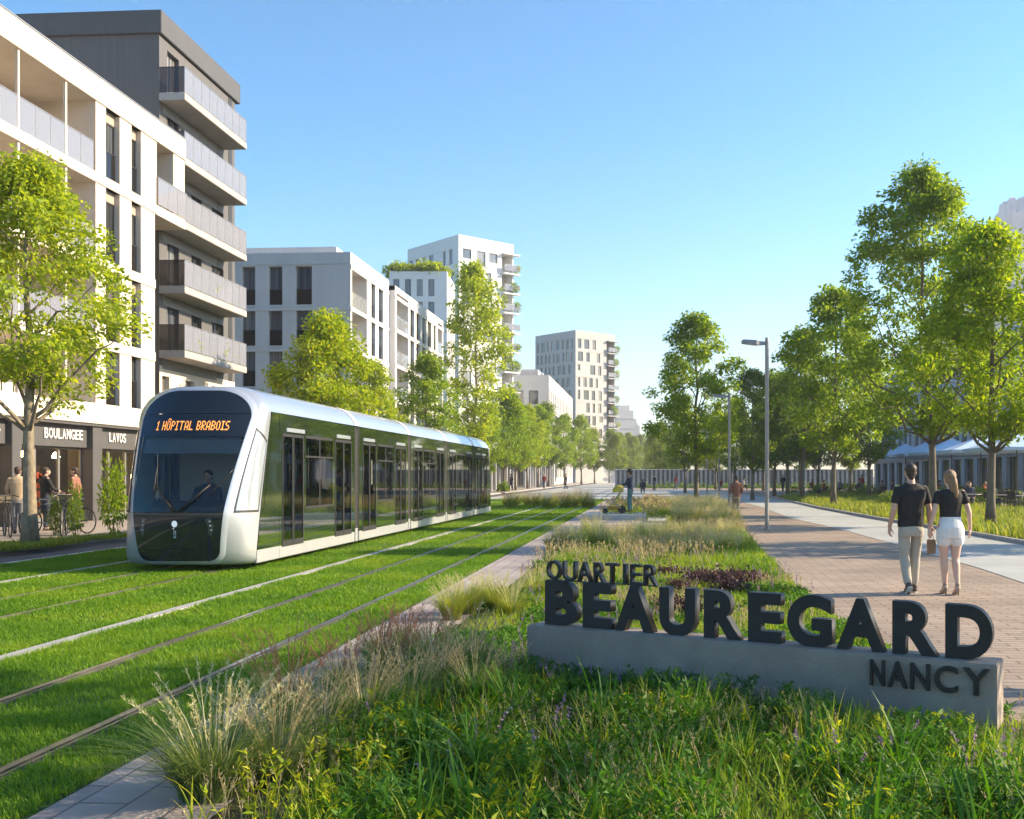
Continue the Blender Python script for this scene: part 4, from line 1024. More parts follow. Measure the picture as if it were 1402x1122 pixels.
# bogies
for yb in (3.0, 9.4, 14.6, 20.0, TL - 3.0):
    bo = MB().box(-.75, .75, yb - 1.1, yb + 1.1, .1, .29).build('bogie', MATS['black_plastic'], tram)
    for yw in (yb - .75, yb + .75):
        for sx in (-.56, .56):
            mb = MB(); mb.loft([[Vector((sx + o, yw + .27 * cos(a), .295 + .27 * sin(a))) for a in np.linspace(0, 2 * pi, 21)[:-1]] for o in (-.05, .05)]); mb.build('wheel', MATS['steel_dark'], bo)
# ------------------------------------------------------------------ trees
TM = {}
TM['near'] = tree_meshes(1, 8.35, 2.15, 3.2, 130, 19000, .135, prof=(.62, .75), puff_r=.42, r0=.15, nprim=22, colour='leaf_lime')
TM['big'] = tree_meshes(2, 14.5, 5.0, 3.7, 300, 33000, .20, prof=(.62, .85), puff_r=.54, r0=.17, nprim=24, colour='leaf_green')
TM['yellow'] = tree_meshes(9, 10.0, 2.9, 3.1, 170, 25000, .17, prof=(.6, .7), puff_r=.5, r0=.15, nprim=20, colour='leaf_yellow')
TM['round'] = tree_meshes(4, 10.0, 2.95, 2.6, 150, 15500, .20, prof=(.6, .75), puff_r=.5, r0=.13, nprim=18)
TM['oval'] = tree_meshes(15, 10.0, 2.4, 2.6, 110, 13000, .22, prof=(.72, .8), puff_r=.55, r0=.13, nprim=18)
TM['high'] = tree_meshes(31, 10.8, 2.6, 4.6, 90, 7500, .2, prof=(.6, .7), puff_r=.5, r0=.15, nprim=18)
TM['tall'] = tree_meshes(6, 19.0, 3.0, 3.5, 150, 15000, .30, prof=(.85, .7), puff_r=.75, r0=.2, nprim=24)
TM['bushy'] = tree_meshes(8, 8.7, 2.75, 2.0, 150, 20000, .19, prof=(.55, .6), puff_r=.6, r0=.13, nprim=18, colour='leaf_lime')
RL, RR = 'street trees along the left pavement', 'trees along the promenade and verge'
rt = random.Random(77)
p = g(40, 748, .12); p.z = .12
make_tree(TM['near'], p, 1.0, 1, None, 'bright green tree standing before the shop with white lettering, nearest on the left', RL, bark='bark_pale')
LT = [('bushy', 438, 46, 1.0, 'leaf_yellow', 'broad lime yellow tree rising behind the front cars of the tram'),
      ('round', 506, 55, .76, 'leaf_lime', 'smaller yellow-green tree at the right shoulder of the broad lime yellow tree'),
      ('round', 583, 67, .94, 'leaf_green', 'round mid-green tree behind the middle of the tram'),
      ('tall', 649, 84, 1.0, 'leaf_lime', 'very tall slim sparse tree in front of the white tower'),
      ('oval', 690, 104, 1.02, 'leaf_green', 'oval tree just past the rear end of the tram'),
      ('round', 722, 124, 1.0, 'leaf_lime', 'yellow-green tree between the tram and the grey block'),
      ('oval', 751, 150, 1.22, 'leaf_deep', 'darker oval tree in front of the grey block'),
      ('round', 796, 186, 1.24, 'leaf_green', 'round tree below the beige tower'),
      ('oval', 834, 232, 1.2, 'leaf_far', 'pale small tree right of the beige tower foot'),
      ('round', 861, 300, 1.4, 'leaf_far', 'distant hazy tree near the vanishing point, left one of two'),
      ('oval', 879, 360, 1.6, 'leaf_far', 'distant hazy tree near the vanishing point, right one of two')]
for v, px, d, s, c, lab in LT:
    q = gd(px, d, .11); make_tree(TM[v], q, rt.uniform(0, 6), s, c, lab, RL, bark='bark_pale' if v == 'tall' else None)
RT = [('big', 1276, 42, .985, 'leaf_green', 'tallest green tree, rising right behind the walking couple'),
      ('yellow', 1357, 33.5, .98, 'leaf_golden', 'golden yellow tree in the verge before the blue parasols'),
      ('round', 1141, 54, 1.14, 'leaf_green', 'big green tree on the verge left of the blue parasols'),
      ('round', 1099, 70, 1.16, 'leaf_deep', 'dark green tree behind and left of the one beside the parasols'),
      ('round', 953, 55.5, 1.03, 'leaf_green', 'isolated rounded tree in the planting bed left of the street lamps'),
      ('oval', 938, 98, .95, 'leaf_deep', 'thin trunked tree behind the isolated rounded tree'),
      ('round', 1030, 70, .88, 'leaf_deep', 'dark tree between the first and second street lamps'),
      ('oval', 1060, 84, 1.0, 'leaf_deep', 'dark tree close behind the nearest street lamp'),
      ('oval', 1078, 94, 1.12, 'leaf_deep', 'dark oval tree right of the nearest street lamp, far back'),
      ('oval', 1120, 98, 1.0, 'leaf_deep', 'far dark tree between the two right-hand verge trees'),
      ('oval', 905, 150, .95, 'leaf_far', 'far tree before the slatted fence, left of the isolated tree'),
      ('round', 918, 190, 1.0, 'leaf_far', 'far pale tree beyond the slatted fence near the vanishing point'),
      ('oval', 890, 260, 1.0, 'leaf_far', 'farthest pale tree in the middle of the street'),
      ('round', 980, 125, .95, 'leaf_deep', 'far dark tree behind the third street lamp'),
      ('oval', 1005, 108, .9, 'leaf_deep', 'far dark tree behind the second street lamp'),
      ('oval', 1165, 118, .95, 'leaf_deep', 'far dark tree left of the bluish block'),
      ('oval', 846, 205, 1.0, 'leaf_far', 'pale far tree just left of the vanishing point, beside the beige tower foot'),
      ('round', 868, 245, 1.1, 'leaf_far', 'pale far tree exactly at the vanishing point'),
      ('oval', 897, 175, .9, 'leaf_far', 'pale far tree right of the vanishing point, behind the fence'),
      ('round', 912, 160, .85, 'leaf_green', 'far mid-green tree just behind the fence, left of the isolated tree'),
      ('oval', 926, 146, .85, 'leaf_deep', 'far darker tree behind the fence, touching the isolated tree crown'),
      ('round', 965, 150, .95, 'leaf_deep', 'far tree behind the fence, right of the isolated tree trunk'),
      ('round', 1045, 115, 1.0, 'leaf_deep', 'far tree left of the nearest lamp pole, before the fence'),
      ('round', 1095, 120, 1.0, 'leaf_deep', 'far tree right of the nearest lamp pole, before the fence'),
      ('oval', 1190, 72, 1.0, 'leaf_green', 'green tree behind the big verge tree, next to the parasols')]
for v, px, d, s, c, lab in RT: make_tree(TM[v], gd(px, d, .0), rt.uniform(0, 6), s, c, lab, RR)
for v, x, y, s, lab in (('high', 10.2, 9.4, 1.0, 'promenade tree just outside the right border, shading the foreground'), ('round', 13.6, 25.0, 1.0, 'promenade tree outside the right border, before the verge')):
    make_tree(TM[v], (x, y, 0), 2.0, s, 'leaf_green', lab, RR)
# ------------------------------------------------------------------ lawn, bed, verge: grass nobody could count
leafmat('lawn_blade', [(0.066, 0.173, 0.010), (0.119, 0.242, 0.013), (0.198, 0.326, 0.017), (0.304, 0.347, 0.035)], .45, (1.5, 1.5, .6), big=.7)
leafmat('meadow_blade', [(0.066, 0.168, 0.012), (0.145, 0.263, 0.018), (0.251, 0.326, 0.028), (0.356, 0.347, 0.060)], .45, (1.6, 1.5, .6), big=.9)
leafmat('herb_leaf', [(0.026, 0.089, 0.010), (0.059, 0.163, 0.014), (0.125, 0.263, 0.018)], .34, (1.6, 1.6, .5), big=1.3)
leafmat('herb_lime_sunlit', [(0.185, 0.273, 0.012), (0.290, 0.357, 0.016), (0.422, 0.420, 0.020)], .45)  # lime colour paints sunlit highlights among the foreground plants
leafmat('straw', [(.36, .29, .15), (.48, .40, .23), (.58, .50, .32)], .35, (1.2, 1.1, .8))
leafmat('straw_rust', [(.26, .12, .07), (.36, .18, .11), (.44, .27, .17)], .35, (1.2, 1, .8))
leafmat('plume_pale', [(.46, .43, .22), (.58, .54, .30), (.68, .64, .42)], .4, (1.2, 1.15, .8))
leafmat('tuft_greygreen', [(.09, .16, .04), (.15, .22, .06), (.24, .28, .11)], .4, (1.3, 1.3, .7))
leafmat('tuft_green', [(0.119, 0.200, 0.025), (0.198, 0.263, 0.035), (0.330, 0.326, 0.070)], .42)
leafmat('purple_leaf', [(.05, .025, .03), (.09, .045, .05), (.12, .09, .06)], .25, (1.2, 1, 1))
rng = np.random.default_rng(12)
RAILX = [(-3.63, -3.49), (-4.75, -4.61), (-7.5, -7.36), (-8.62, -8.48), (-5.86, -5.71), (-9.99, -9.83)]
def lawn():
    poly = [(-11.97, 3.0), (-3.0, 3.0), (-3.0, 70), (-11.97, 70)]; parts = []
    for n, d0, d1, h, w, seg in ((420000, 3, 11, .05, .006, 2), (330000, 11, 22, .055, .011, 2), (150000, 22, 42, .06, .022, 1), (70000, 42, 72, .07, .05, 1)):
        Q = scatter(rng, [(-11.97, d0), (-3.0, d0), (-3.0, d1), (-11.97, d1)], n); px = px_of(Q); Q = Q[(px > -120)]
        for a, b in RAILX: Q = Q[(Q[:, 0] < a) | (Q[:, 0] > b)]
        k = vnoise(Q, .8, 1) * .6 + vnoise(Q, .25, 2) * .4; keep = rng.random(len(Q)) < (.35 + .9 * k); Q, k = Q[keep], k[keep]
        b = np.c_[Q, np.zeros(len(Q))]; N = len(Q)
        parts.append(blades(rng, b, rng.random(N) * 2 * pi, h * (.55 + .8 * k) * rng.uniform(.6, 1.4, N), rng.uniform(.2, 1.1, N), np.full(N, w) * rng.uniform(.7, 1.4, N), seg))
    V, F = join(parts); o = put(np_mesh('lawn_grass', V, F, MATS['lawn_blade']), 'lawn_grass'); stuff(o); tag(o, 'short vivid green grass of the tram lawn between the rails', 'grass')
lawn()
# sign placement is needed to keep plants off it
SA = W(721, CY, 8.37); SB = W(1365, CY, 6.59); SA.z = SB.z = 0
SU = (SB - SA).normalized(); SN = Vector((SU.y, -SU.x, 0)); SLEN = (SB - SA).length; STH = .31
def near_sign(Q, m=.02):
    r = Q - np.array([SA.x, SA.y]); u = r @ np.array([SU.x, SU.y]); n = r @ np.array([SN.x, SN.y])
    return (u > -m) & (u < SLEN + m) & (n < m) & (n > -STH - m)
def sign_n(Q): return (Q - np.array([SA.x, SA.y])) @ np.array([SN.x, SN.y])
def zcap(Q): return .17 - .10 * np.clip((px_of(Q) - 1090) / 120, 0, 1)
def meadow():
    parts = []; straw = []
    for n, d0, d1, h, w, seg in ((130000, 3.6, 9, .15, .007, 3), (150000, 9, 18, .17, .010, 3), (90000, 18, 34, .2, .018, 2), (50000, 34, 66, .26, .035, 2)):
        Q = scatter(rng, bed, n * 3); d = depth_of(Q); Q = Q[(d > d0) & (d < d1)][:n]; Q = Q[~near_sign(Q)]; Q = Q[~in_poly(Q, patch)]
        px = px_of(Q); Q = Q[(px > -60) & (px < 1470)]
        k = vnoise(Q, 1.1, 5) * .6 + vnoise(Q, .35, 6) * .4; N = len(Q)
        edge = np.clip((Q[:, 0] + 2.1) / .35, .3, 1)
        dd = depth_of(Q); low = np.where((dd > 9) & (dd < 17), .62, 1.0)
        ns = (sign_n(Q) < -.3) & (sign_n(Q) > -2.0); low = np.where(ns, .6, low)
        hh0 = h * (.35 + 1.1 * k) * edge * low * rng.uniform(.55, 1.35, N); sn_ = sign_n(Q); hh0 = np.where(sn_ > 0, np.minimum(hh0, zcap(Q) + .2 * sn_.clip(0, 9)), hh0)
        parts.append(blades(rng, np.c_[Q, np.zeros(N)], rng.random(N) * 2 * pi, hh0, rng.uniform(.15, .95, N), np.full(N, w) * rng.uniform(.6, 1.4, N), seg, .3, .8))
        m = (vnoise(Q, .9, 9) > .62) & (rng.random(N) < .13); Qs = Q[m]; Ns = len(Qs)
        if Ns:
            hh = h * rng.uniform(1.2, 2.3, Ns) * low[m]; hh = np.where(sn_[m] > 0, np.minimum(hh, zcap(Qs) + .2 * sn_[m].clip(0, 9)), hh); le = rng.uniform(.05, .5, Ns); az = rng.random(Ns) * 2 * pi
            straw.append(blades(rng, np.c_[Qs, np.zeros(Ns)], az, hh, le, np.full(Ns, w * .55), 3, .2))
            K = 9; T = 1 - rng.random((Ns, K)) * .28
            hor = hh[:, None] * le[:, None] * T ** 1.7; z = hh[:, None] * (T - .2 * le[:, None] * T ** 2.4)
            c = np.stack([Qs[:, 0:1] + hor * np.cos(az)[:, None], Qs[:, 1:2] + hor * np.sin(az)[:, None], z], -1).reshape(-1, 3); dv = rng.normal(0, .45, c.shape); dv[:, 2] += 1
            straw.append(leaves(rng, c, dv, np.full(len(c), max(.022, w * 2.2)), np.full(len(c), w * .7)))
    o = put(np_mesh('meadow_grass', *join(parts), MATS['meadow_blade']), 'meadow_grass'); stuff(o); tag(o, 'mixed green meadow grass filling the planting bed round the sign', 'grass')
    o = put(np_mesh('seed_heads', *join(straw), MATS['straw']), 'seed_heads'); stuff(o); tag(o, 'thin straw coloured seed heads scattered in the planting bed', 'grass')
meadow()
def herbs(name, lab, matn, sel, n, hr, leafL, nl, seed, lean=.35):
    r = np.random.default_rng(seed); Q = scatter(r, bed, n * 14); Q = Q[~near_sign(Q, .06)]; Q = Q[sel(Q)][:n]; N = len(Q)
    k = vnoise(Q, .55, seed) * .7 + vnoise(Q, .22, seed + 1) * .45 - .08; hh = hr[0] + (hr[1] - hr[0]) * np.clip(k * 1.3 - .1, 0, 1) * r.uniform(.6, 1.15, N); az = r.random(N) * 2 * pi; le = r.uniform(.05, lean, N)
    # nothing may hide the sign's lettering
    front = (sign_n(Q) > 0); hh = np.where(front, np.minimum(hh, zcap(Q) + .20 * sign_n(Q).clip(0, 9) + .03 * r.random(N) + .12 * (sign_n(Q) - 1.0).clip(0, 2)), hh)
    parts = [blades(r, np.c_[Q, np.zeros(N)], az, hh, le, np.full(N, .006), 3, .2)]
    T = r.uniform(.18, 1.0, (N, nl)); hor = hh[:, None] * le[:, None] * T ** 1.7; z = hh[:, None] * (T - .2 * le[:, None] * T ** 2.4)
    c = np.stack([Q[:, 0:1] + hor * np.cos(az)[:, None], Q[:, 1:2] + hor * np.sin(az)[:, None], z], -1).reshape(-1, 3)
    a = r.random(len(c)) * 2 * pi; up = r.uniform(.1, 1.3, len(c)); dv = np.stack([np.cos(a), np.sin(a), up], -1)
    L = leafL * r.uniform(.55, 1.35, len(c)); parts.append(leaves(r, c, dv, L, L * r.uniform(.18, .36, len(c)), up=.3))
    o = put(np_mesh(name, *join(parts), MATS[matn]), name); stuff(o); tag(o, lab, 'plants')
    return o
pxl = lambda Q, a, b: (px_of(Q) > a) & (px_of(Q) < b)
herbs('leafy_herbs', 'dense leafy green herbs in front of the concrete sign', 'herb_leaf', lambda Q: (sign_n(Q) > .05) & pxl(Q, 470, 1460) & (depth_of(Q) > 3.8) & (vnoise(Q, .45, 44) > .45), 6500, (.07, .40), .048, 24, 31, .6)
herbs('lime_herbs', 'herbs tinted sunlit yellow-green at the bottom of the photo left of the sign', 'herb_lime_sunlit', lambda Q: (depth_of(Q) < 6.6) & (depth_of(Q) > 3.8) & ((pxl(Q, 330, 720) & (vnoise(Q, .6, 3) > .35)) | (pxl(Q, 850, 1460) & (vnoise(Q, .45, 8) > .6))), 2300, (.12, .42), .048, 18, 32, .5)
herbs('ground_cover', 'low leafy ground cover behind the sign and across the bed', 'herb_leaf', lambda Q: ((sign_n(Q) < -.4) & (depth_of(Q) < 22) & (vnoise(Q, .9, 17) > .5)) | ((depth_of(Q) < 9) & (px_of(Q) < 700) & (Q[:, 0] > -1.7)), 6500, (.05, .16), .06, 9, 33)
def broad(name, lab, sel, n, h, w, seed, m):
    r = np.random.default_rng(seed); Q = scatter(r, bed, n * 14); Q = Q[~near_sign(Q, .08)]; Q = Q[sel(Q)][:n]; B = []
    hs = []
    for q in Q:
        k = r.integers(9, 17); hcap = h * r.uniform(.6, 1.15); sn = float(sign_n(q[None])[0]); hcap = min(hcap, float(zcap(q[None])[0]) + .03 + .22 * max(sn, 0) + .2 * max(sn - 1.0, 0))
        B.append(np.c_[np.repeat(q[None], k, 0) + r.normal(0, .03, (k, 2)), np.zeros(k)]); hs.append(hcap * r.uniform(.5, 1.1, k))
    B = np.concatenate(B); hs = np.concatenate(hs); N = len(B)
    o = put(np_mesh(name, *blades(r, B, r.random(N) * 2 * pi, hs, r.uniform(.15, .9, N), np.full(N, w) * r.uniform(.6, 1.3, N), 5, .45, .9), MATS[m]), name); stuff(o); tag(o, lab, 'plants')
broad('broad_leaf_tufts', 'broad bright green strap leaves in the foreground planting', lambda Q: (depth_of(Q) < 7.6) & (depth_of(Q) > 3.8) & (sign_n(Q) > .25) & pxl(Q, 560, 1460) & (vnoise(Q, .6, 71) > .42), 520, .58, .017, 61, 'herb_leaf')
broad('tall_grass_tufts', 'tall thin bright grass blades in the foreground planting', lambda Q: (depth_of(Q) < 8.0) & (depth_of(Q) > 3.8) & (sign_n(Q) > .2) & pxl(Q, 420, 1460) & (vnoise(Q, .4, 91) > .45), 900, .42, .008, 62, 'meadow_blade')
broad('lime_tufts', 'grass blades coloured yellow-green as if catching the sun in the foreground', lambda Q: (depth_of(Q) < 7.2) & (depth_of(Q) > 3.8) & (sign_n(Q) > .2) & (vnoise(Q, .5, 13) > .58), 260, .42, .011, 63, 'herb_lime_sunlit')
def flowers():
    r = np.random.default_rng(88); Q = scatter(r, bed, 9000); d = depth_of(Q); Q = Q[(d > 4.2) & (d < 20) & ~near_sign(Q, .1) & (vnoise(Q, .5, 33) > .66)][:420]; N = len(Q); sn = sign_n(Q)
    hh = r.uniform(.2, .42, N); hh = np.where(sn > 0, np.minimum(hh, zcap(Q) + .2 * sn.clip(0, 9)), hh * .8); az = r.random(N) * 6.28; le = r.uniform(.05, .4, N); K = 22; T = 1 - r.random((N, K)) * .38
    hor = hh[:, None] * le[:, None] * T ** 1.7; z = hh[:, None] * (T - .2 * le[:, None] * T ** 2.4)
    c = np.stack([Q[:, 0:1] + hor * np.cos(az)[:, None], Q[:, 1:2] + hor * np.sin(az)[:, None], z], -1).reshape(-1, 3); dv = r.normal(0, .7, c.shape); dv[:, 2] += .6
    leafmat('lilac', [(.22, .13, .24), (.32, .2, .33), (.42, .3, .40)], .3, (1.1, 1, 1.1))
    o = put(np_mesh('lilac_flowers', *join([blades(r, np.c_[Q, np.zeros(N)], az, hh, le, np.full(N, .004), 3, .2), leaves(r, c, dv, np.full(len(c), .022), np.full(len(c), .009))]), MATS['lilac']), 'lilac_flowers'); stuff(o); tag(o, 'small lilac flower spikes dotted through the planting', 'flowers')
flowers()
def verge():
    parts = []
    Q = scatter(rng, rbed, 60000); N = len(Q); k = vnoise(Q, 2.2, 15)
    parts.append(blades(rng, np.c_[Q, np.zeros(N)], rng.random(N) * 2 * pi, (.16 + .4 * k) * rng.uniform(.5, 1.2, N), rng.uniform(.15, .8, N), rng.uniform(.02, .045, N), 2, .3))
    o = put(np_mesh('verge_grass', *join(parts), MATS['tuft_green']), 'verge_grass'); stuff(o); tag(o, 'tall green grass of the verge right of the promenade', 'grass')
verge()
# tree pit grass on the left pavement
def pit(c, rx, ry, n, name, lab, h=.16, m='tuft_green'):
    a = rng.random(n) * 2 * pi; r = np.sqrt(rng.random(n)); Q = np.c_[c.x + rx * r * np.cos(a), c.y + ry * r * np.sin(a), np.full(n, .115)]
    o = put(np_mesh(name, *blades(rng, Q, rng.random(n) * 2 * pi, h * rng.uniform(.5, 1.2, n), rng.uniform(.2, 1, n), np.full(n, .018), 2, .3), MATS[m]), name); stuff(o); tag(o, lab, 'grass')
pit(g(40, 748, .12), .62, 2.2, 5000, 'tree_pit_grass', 'grass in the pit round the nearest left-hand tree')
# ------------------------------------------------------------------ ornamental grass clumps, each a thing
GC = [grass_clump_meshes(40 + i, h, nb, npl, w, ph=ph, plume_len=pl) for i, (h, nb, npl, w, ph, pl) in enumerate([(.60, 900, 40, .0045, 1.1, .32), (.55, 520, 44, .005, 1.32, .40), (.48, 560, 50, .0055, 1.28, .42)])]
GCF = [grass_clump_meshes(60 + i, h, nb, npl, w, ph=1.2, plume_len=.45, fuzz=16, base_r=.16) for i, (h, nb, npl, w) in enumerate([(.75, 160, 70, .016), (.65, 150, 80, .016)])]
def clump(M, loc, rz, s, mf, mp, label, group):
    t = thing('ornamental_grass', label, 'ornamental grass', loc, rz, group); t.scale = s if hasattr(s, '__len__') else (s,) * 3
    for me, nm, mm in ((M[0], 'foliage', mf), (M[1], 'plumes', mp)):
        if not me.materials: me.materials.append(MATS[mm])
        o = put(me, nm, t); o.material_slots[0].link = 'OBJECT'; o.material_slots[0].material = MATS[mm]
    return t
rc = random.Random(21)
clump(GC[0], g(292, 1092), 0, (1.35, 1.35, 1.0), 'tuft_greygreen', 'plume_pale', 'large arching grey-green grass tuft overhanging the paved band, nearest the camera', 'feathery grasses along the paved band')
near = [(380, 1075, .85), (440, 1030, .95), (395, 1000, .95), (500, 1010, 1.0), (470, 965, .95), (560, 985, .95), (530, 945, 1.0), (600, 955, .95), (650, 970, .8), (585, 920, .9), (640, 930, .9), (690, 945, .7), (520, 915, .9), (555, 895, .85)]
for i, (px, py, s) in enumerate(near):
    rust = i in (2, 4, 6, 9, 12, 13)
    clump(GC[1 + i % 2], g(px, py), rc.uniform(0, 6), s * rc.uniform(.85, 1.1), 'tuft_greygreen', 'straw_rust' if rust else 'straw', 'rust tinted feathery grass left of the sign, beside the paved band' if rust else 'straw coloured feathery grass left of the sign, beside the paved band', 'rust feathery grasses left of the sign' if rust else 'straw feathery grasses left of the sign')
row = [(640, 842, .8), (680, 838, .8), (618, 850, .8), (660, 825, .7), (700, 845, .7), (735, 818, .6)]
for px, py, s in row: clump(GC[rc.randrange(3)], g(px, py), rc.uniform(0, 6), s, 'tuft_green', 'plume_pale', 'sunlit pale grass clump between the paved band and the far end of the sign', 'pale grasses beyond the left end of the sign')
mid = []
for py, x0, x1, n, s in ((752, 745, 1010, 15, .8), (742, 760, 1010, 14, .85), (758, 840, 1030, 8, .7)):
    for k in range(n): mid.append((x0 + (x1 - x0) * (k + rc.random()) / n, py + rc.uniform(-3, 3), s * rc.uniform(.75, 1.15)))
for px, py, s in mid: clump(GCF[rc.randrange(2)], g(px, py), rc.uniform(0, 6), s, 'tuft_green', 'plume_pale', 'pale flowering grass clump in the band of grasses behind QUARTIER', 'band of pale grasses in the middle of the bed')
far = []
for py, x0, x1, n, s in ((712, 918, 1000, 9, 1.0), (705, 925, 995, 9, 1.05), (698, 905, 985, 8, 1.0), (720, 920, 1008, 9, .9)):
    for k in range(n): far.append((x0 + (x1 - x0) * (k + rc.random()) / n, py + rc.uniform(-2, 2), s * rc.uniform(.8, 1.2)))
for px, py, s in far: clump(GCF[rc.randrange(2)], g(px, py), rc.uniform(0, 6), s, 'tuft_green', 'plume_pale', 'tall glowing pale grass clump between the concrete slabs and the promenade', 'glowing grasses beside the concrete slabs')
for k in range(26):
    px = 690 + 125 * (k + rc.random()) / 26; clump(GCF[rc.randrange(2)], g(px, 692 + rc.uniform(-4, 4)), rc.uniform(0, 6), rc.uniform(.9, 1.25), 'tuft_green', 'plume_pale' if k % 3 else 'straw_rust', 'straw coloured grass clump in the strip past the end of the tram', 'straw grasses in the strip past the tram')
# dark purple perennials behind the letters
pr = np.random.default_rng(5); n = 420; c = pr.normal(0, .13, (n, 3)) * np.array([1, 1, .55]); c[:, 2] = np.abs(c[:, 2]) + .10
stems = blades(pr, np.c_[pr.normal(0, .04, (40, 2)), np.zeros(40)], pr.random(40) * 6.28, pr.uniform(.15, .3, 40), pr.uniform(.2, 1, 40), np.full(40, .008), 3)
PERM = np_mesh('purple_foliage', *join([stems, leaves(pr, c, pr.normal(size=(n, 3)), np.full(n, .075), np.full(n, .03))]), MATS['purple_leaf'])
for i, (px, py, s) in enumerate(((985, 806, 1.1), (1012, 803, 1.0), (955, 800, .9), (1035, 800, .75), (930, 812, .8), (915, 790, .7), (905, 774, .7), (1000, 815, .9), (940, 845, .9), (915, 840, .8))):
    t = thing('purple_shrub', 'dark purple leaved perennial seen over the letters of the sign', 'shrub', g(px, py), i * 1.7, 'purple perennials behind the sign'); t.scale = (s, s, s); put(PERM, 'foliage', t)
# shrubs for pavements and balconies
def shrub_mesh(seed, n, rx, rz, L, zc):
    r = np.random.default_rng(seed); v = r.normal(size=(n, 3)); v /= np.linalg.norm(v, axis=1, keepdims=True); v *= r.random((n, 1)) ** .4; lump = 1 + .25 * np.sin(5 * v[:, :1] + seed) * np.sin(6 * v[:, 2:3])
    c = v * lump * np.array([rx, rx, rz]) + np.array([0, 0, zc]); d = v + r.normal(0, .5, v.shape); LL = L * r.uniform(.6, 1.3, n)
    return np_mesh('foliage', *leaves(r, c, d, LL, LL * .45), MATS['leaf_green'])
SH = [shrub_mesh(1, 900, .34, .5, .09, .5), shrub_mesh(2, 500, .3, .28, .09, .28), shrub_mesh(3, 420, .55, .5, .2, .45)]
def shrub(me, loc, s, c, label, group=None, name='shrub', rz=0):
    t = thing(name, label, 'plant', loc, rz, group); t.scale = s if hasattr(s, '__len__') else (s, s, s); o = put(me, 'foliage', t); o.material_slots[0].link = 'OBJECT'; o.material_slots[0].material = MATS[c]; 
    return t
for k, (px, py, s) in enumerate(((155, 733, (1.0, 1.0, 2.0)), (76, 733, (.6, .6, 1.0)), (103, 737, (.55, .55, 1.35)))):
    t = shrub(SH[0], g(px, py, .12), s, 'leaf_deep' if k else 'leaf_green', ('leafy upright shrub on the pavement just left of the tram nose', 'dark shrub among the bicycles before the bakery window', 'slim shrub right of the bicycles before the bakery')[k])
    MB().tube([(0, 0, 0), (.02, 0, .25), (0, .01, .5)], [.02, .016, .01], 6).build('stem', MATS['bark'], t)
pit(g(152, 736, .12), .45, 1.2, 1500, 'shrub_bed', 'low green cover round the shrub beside the tram nose', .12)
# understory shrubs below the right-hand trees, and a second line of far street trees
for k in range(20):
    px = 1085 + 320 * (k + rt.random()) / 20; d = 52 + 30 * rt.random() + max(0, (1200 - px) * .22); sz = rt.uniform(.9, 1.5)
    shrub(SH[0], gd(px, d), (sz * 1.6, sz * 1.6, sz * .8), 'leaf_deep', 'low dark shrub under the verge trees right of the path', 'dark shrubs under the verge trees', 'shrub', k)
for k, (px, d, sc_, v, lab) in enumerate(((664, 92, .8, 'round', 'bushy tree directly above the rear end of the tram roof'), (706, 112, .95, 'round', 'green tree half hidden between the oval tree and the yellow-green tree'), (737, 138, 1.1, 'oval', 'green tree left of the darker oval tree before the grey block'), (773, 168, 1.15, 'round', 'green tree right of the darker oval tree before the grey block'), (814, 205, 1.1, 'oval', 'green tree at the right foot of the beige tower'), (848, 262, 1.25, 'round', 'pale hazy tree right behind the beige tower foot'))):
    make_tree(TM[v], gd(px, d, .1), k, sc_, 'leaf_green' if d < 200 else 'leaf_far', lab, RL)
# balcony planting
nb_ = 0
for k, cnt in ((0, 8), (1, 5)):
    for j in range(cnt):
        y = Y2 + ub0 + .5 + (ub1 - ub0 - 1.0) * (j + .5) / cnt; s = rt.uniform(.7, 1.15)
        shrub(SH[1], (X2 + .75, y, zb[k] + .3), (s, s, s * 1.5), 'leaf_lime' if j % 3 else 'leaf_green', 'leafy plant on the lowest glass balcony of the dark block' if k == 0 else 'leafy plant on the second lowest glass balcony of the dark block', 'plants on the lowest balcony' if k == 0 else 'plants on the second lowest balcony', 'balcony_plant', j)
for (t, R, wr, wl, lw, nf), Hh, pitch, nm in ((tw4, 331 / 1400 * 150 + 1.65, 3.0, 'white tower'), (tw6, 200 / 1400 * 235 + 1.65, 2.95, 'beige tower')):
    for k in range(nf):
        if k % 4 == 3: continue
        z = Hh - 1.6 - (k + 1) * pitch + pitch * .1
        for j in range(2 if k % 2 else 1):
            q = t.matrix_world if False else Matrix.Translation(t.location) @ Matrix.Rotation(t.rotation_euler.z, 4, 'Z'); w = q @ Vector((wr + .35 - j * 1.3 * rt.random(), -.2 - .3 * rt.random(), z))
            s = rt.uniform(.8, 1.6); shrub(SH[2], w, (s, s, s * rt.uniform(.9, 1.5)), 'leaf_lime' if rt.random() < .6 else 'leaf_green', 'plant hanging over a balcony edge of the %s' % nm, 'balcony plants of the %s' % nm, 'balcony_plant', k)
for k in range(14):
    q = Matrix.Translation(wing.location) @ Matrix.Rotation(wing.rotation_euler.z, 4, 'Z'); w = q @ Vector((-wl_ * (k + rt.random() * .8) / 14 - .3, .8 + .6 * rt.random(), hw_ - .62)); s = rt.uniform(1.2, 2.6)
    shrub(SH[2], w, (s, s, s), 'leaf_lime', 'roof terrace shrub on the pale wing below the white tower', 'roof terrace shrubs', 'roof_shrub', k)
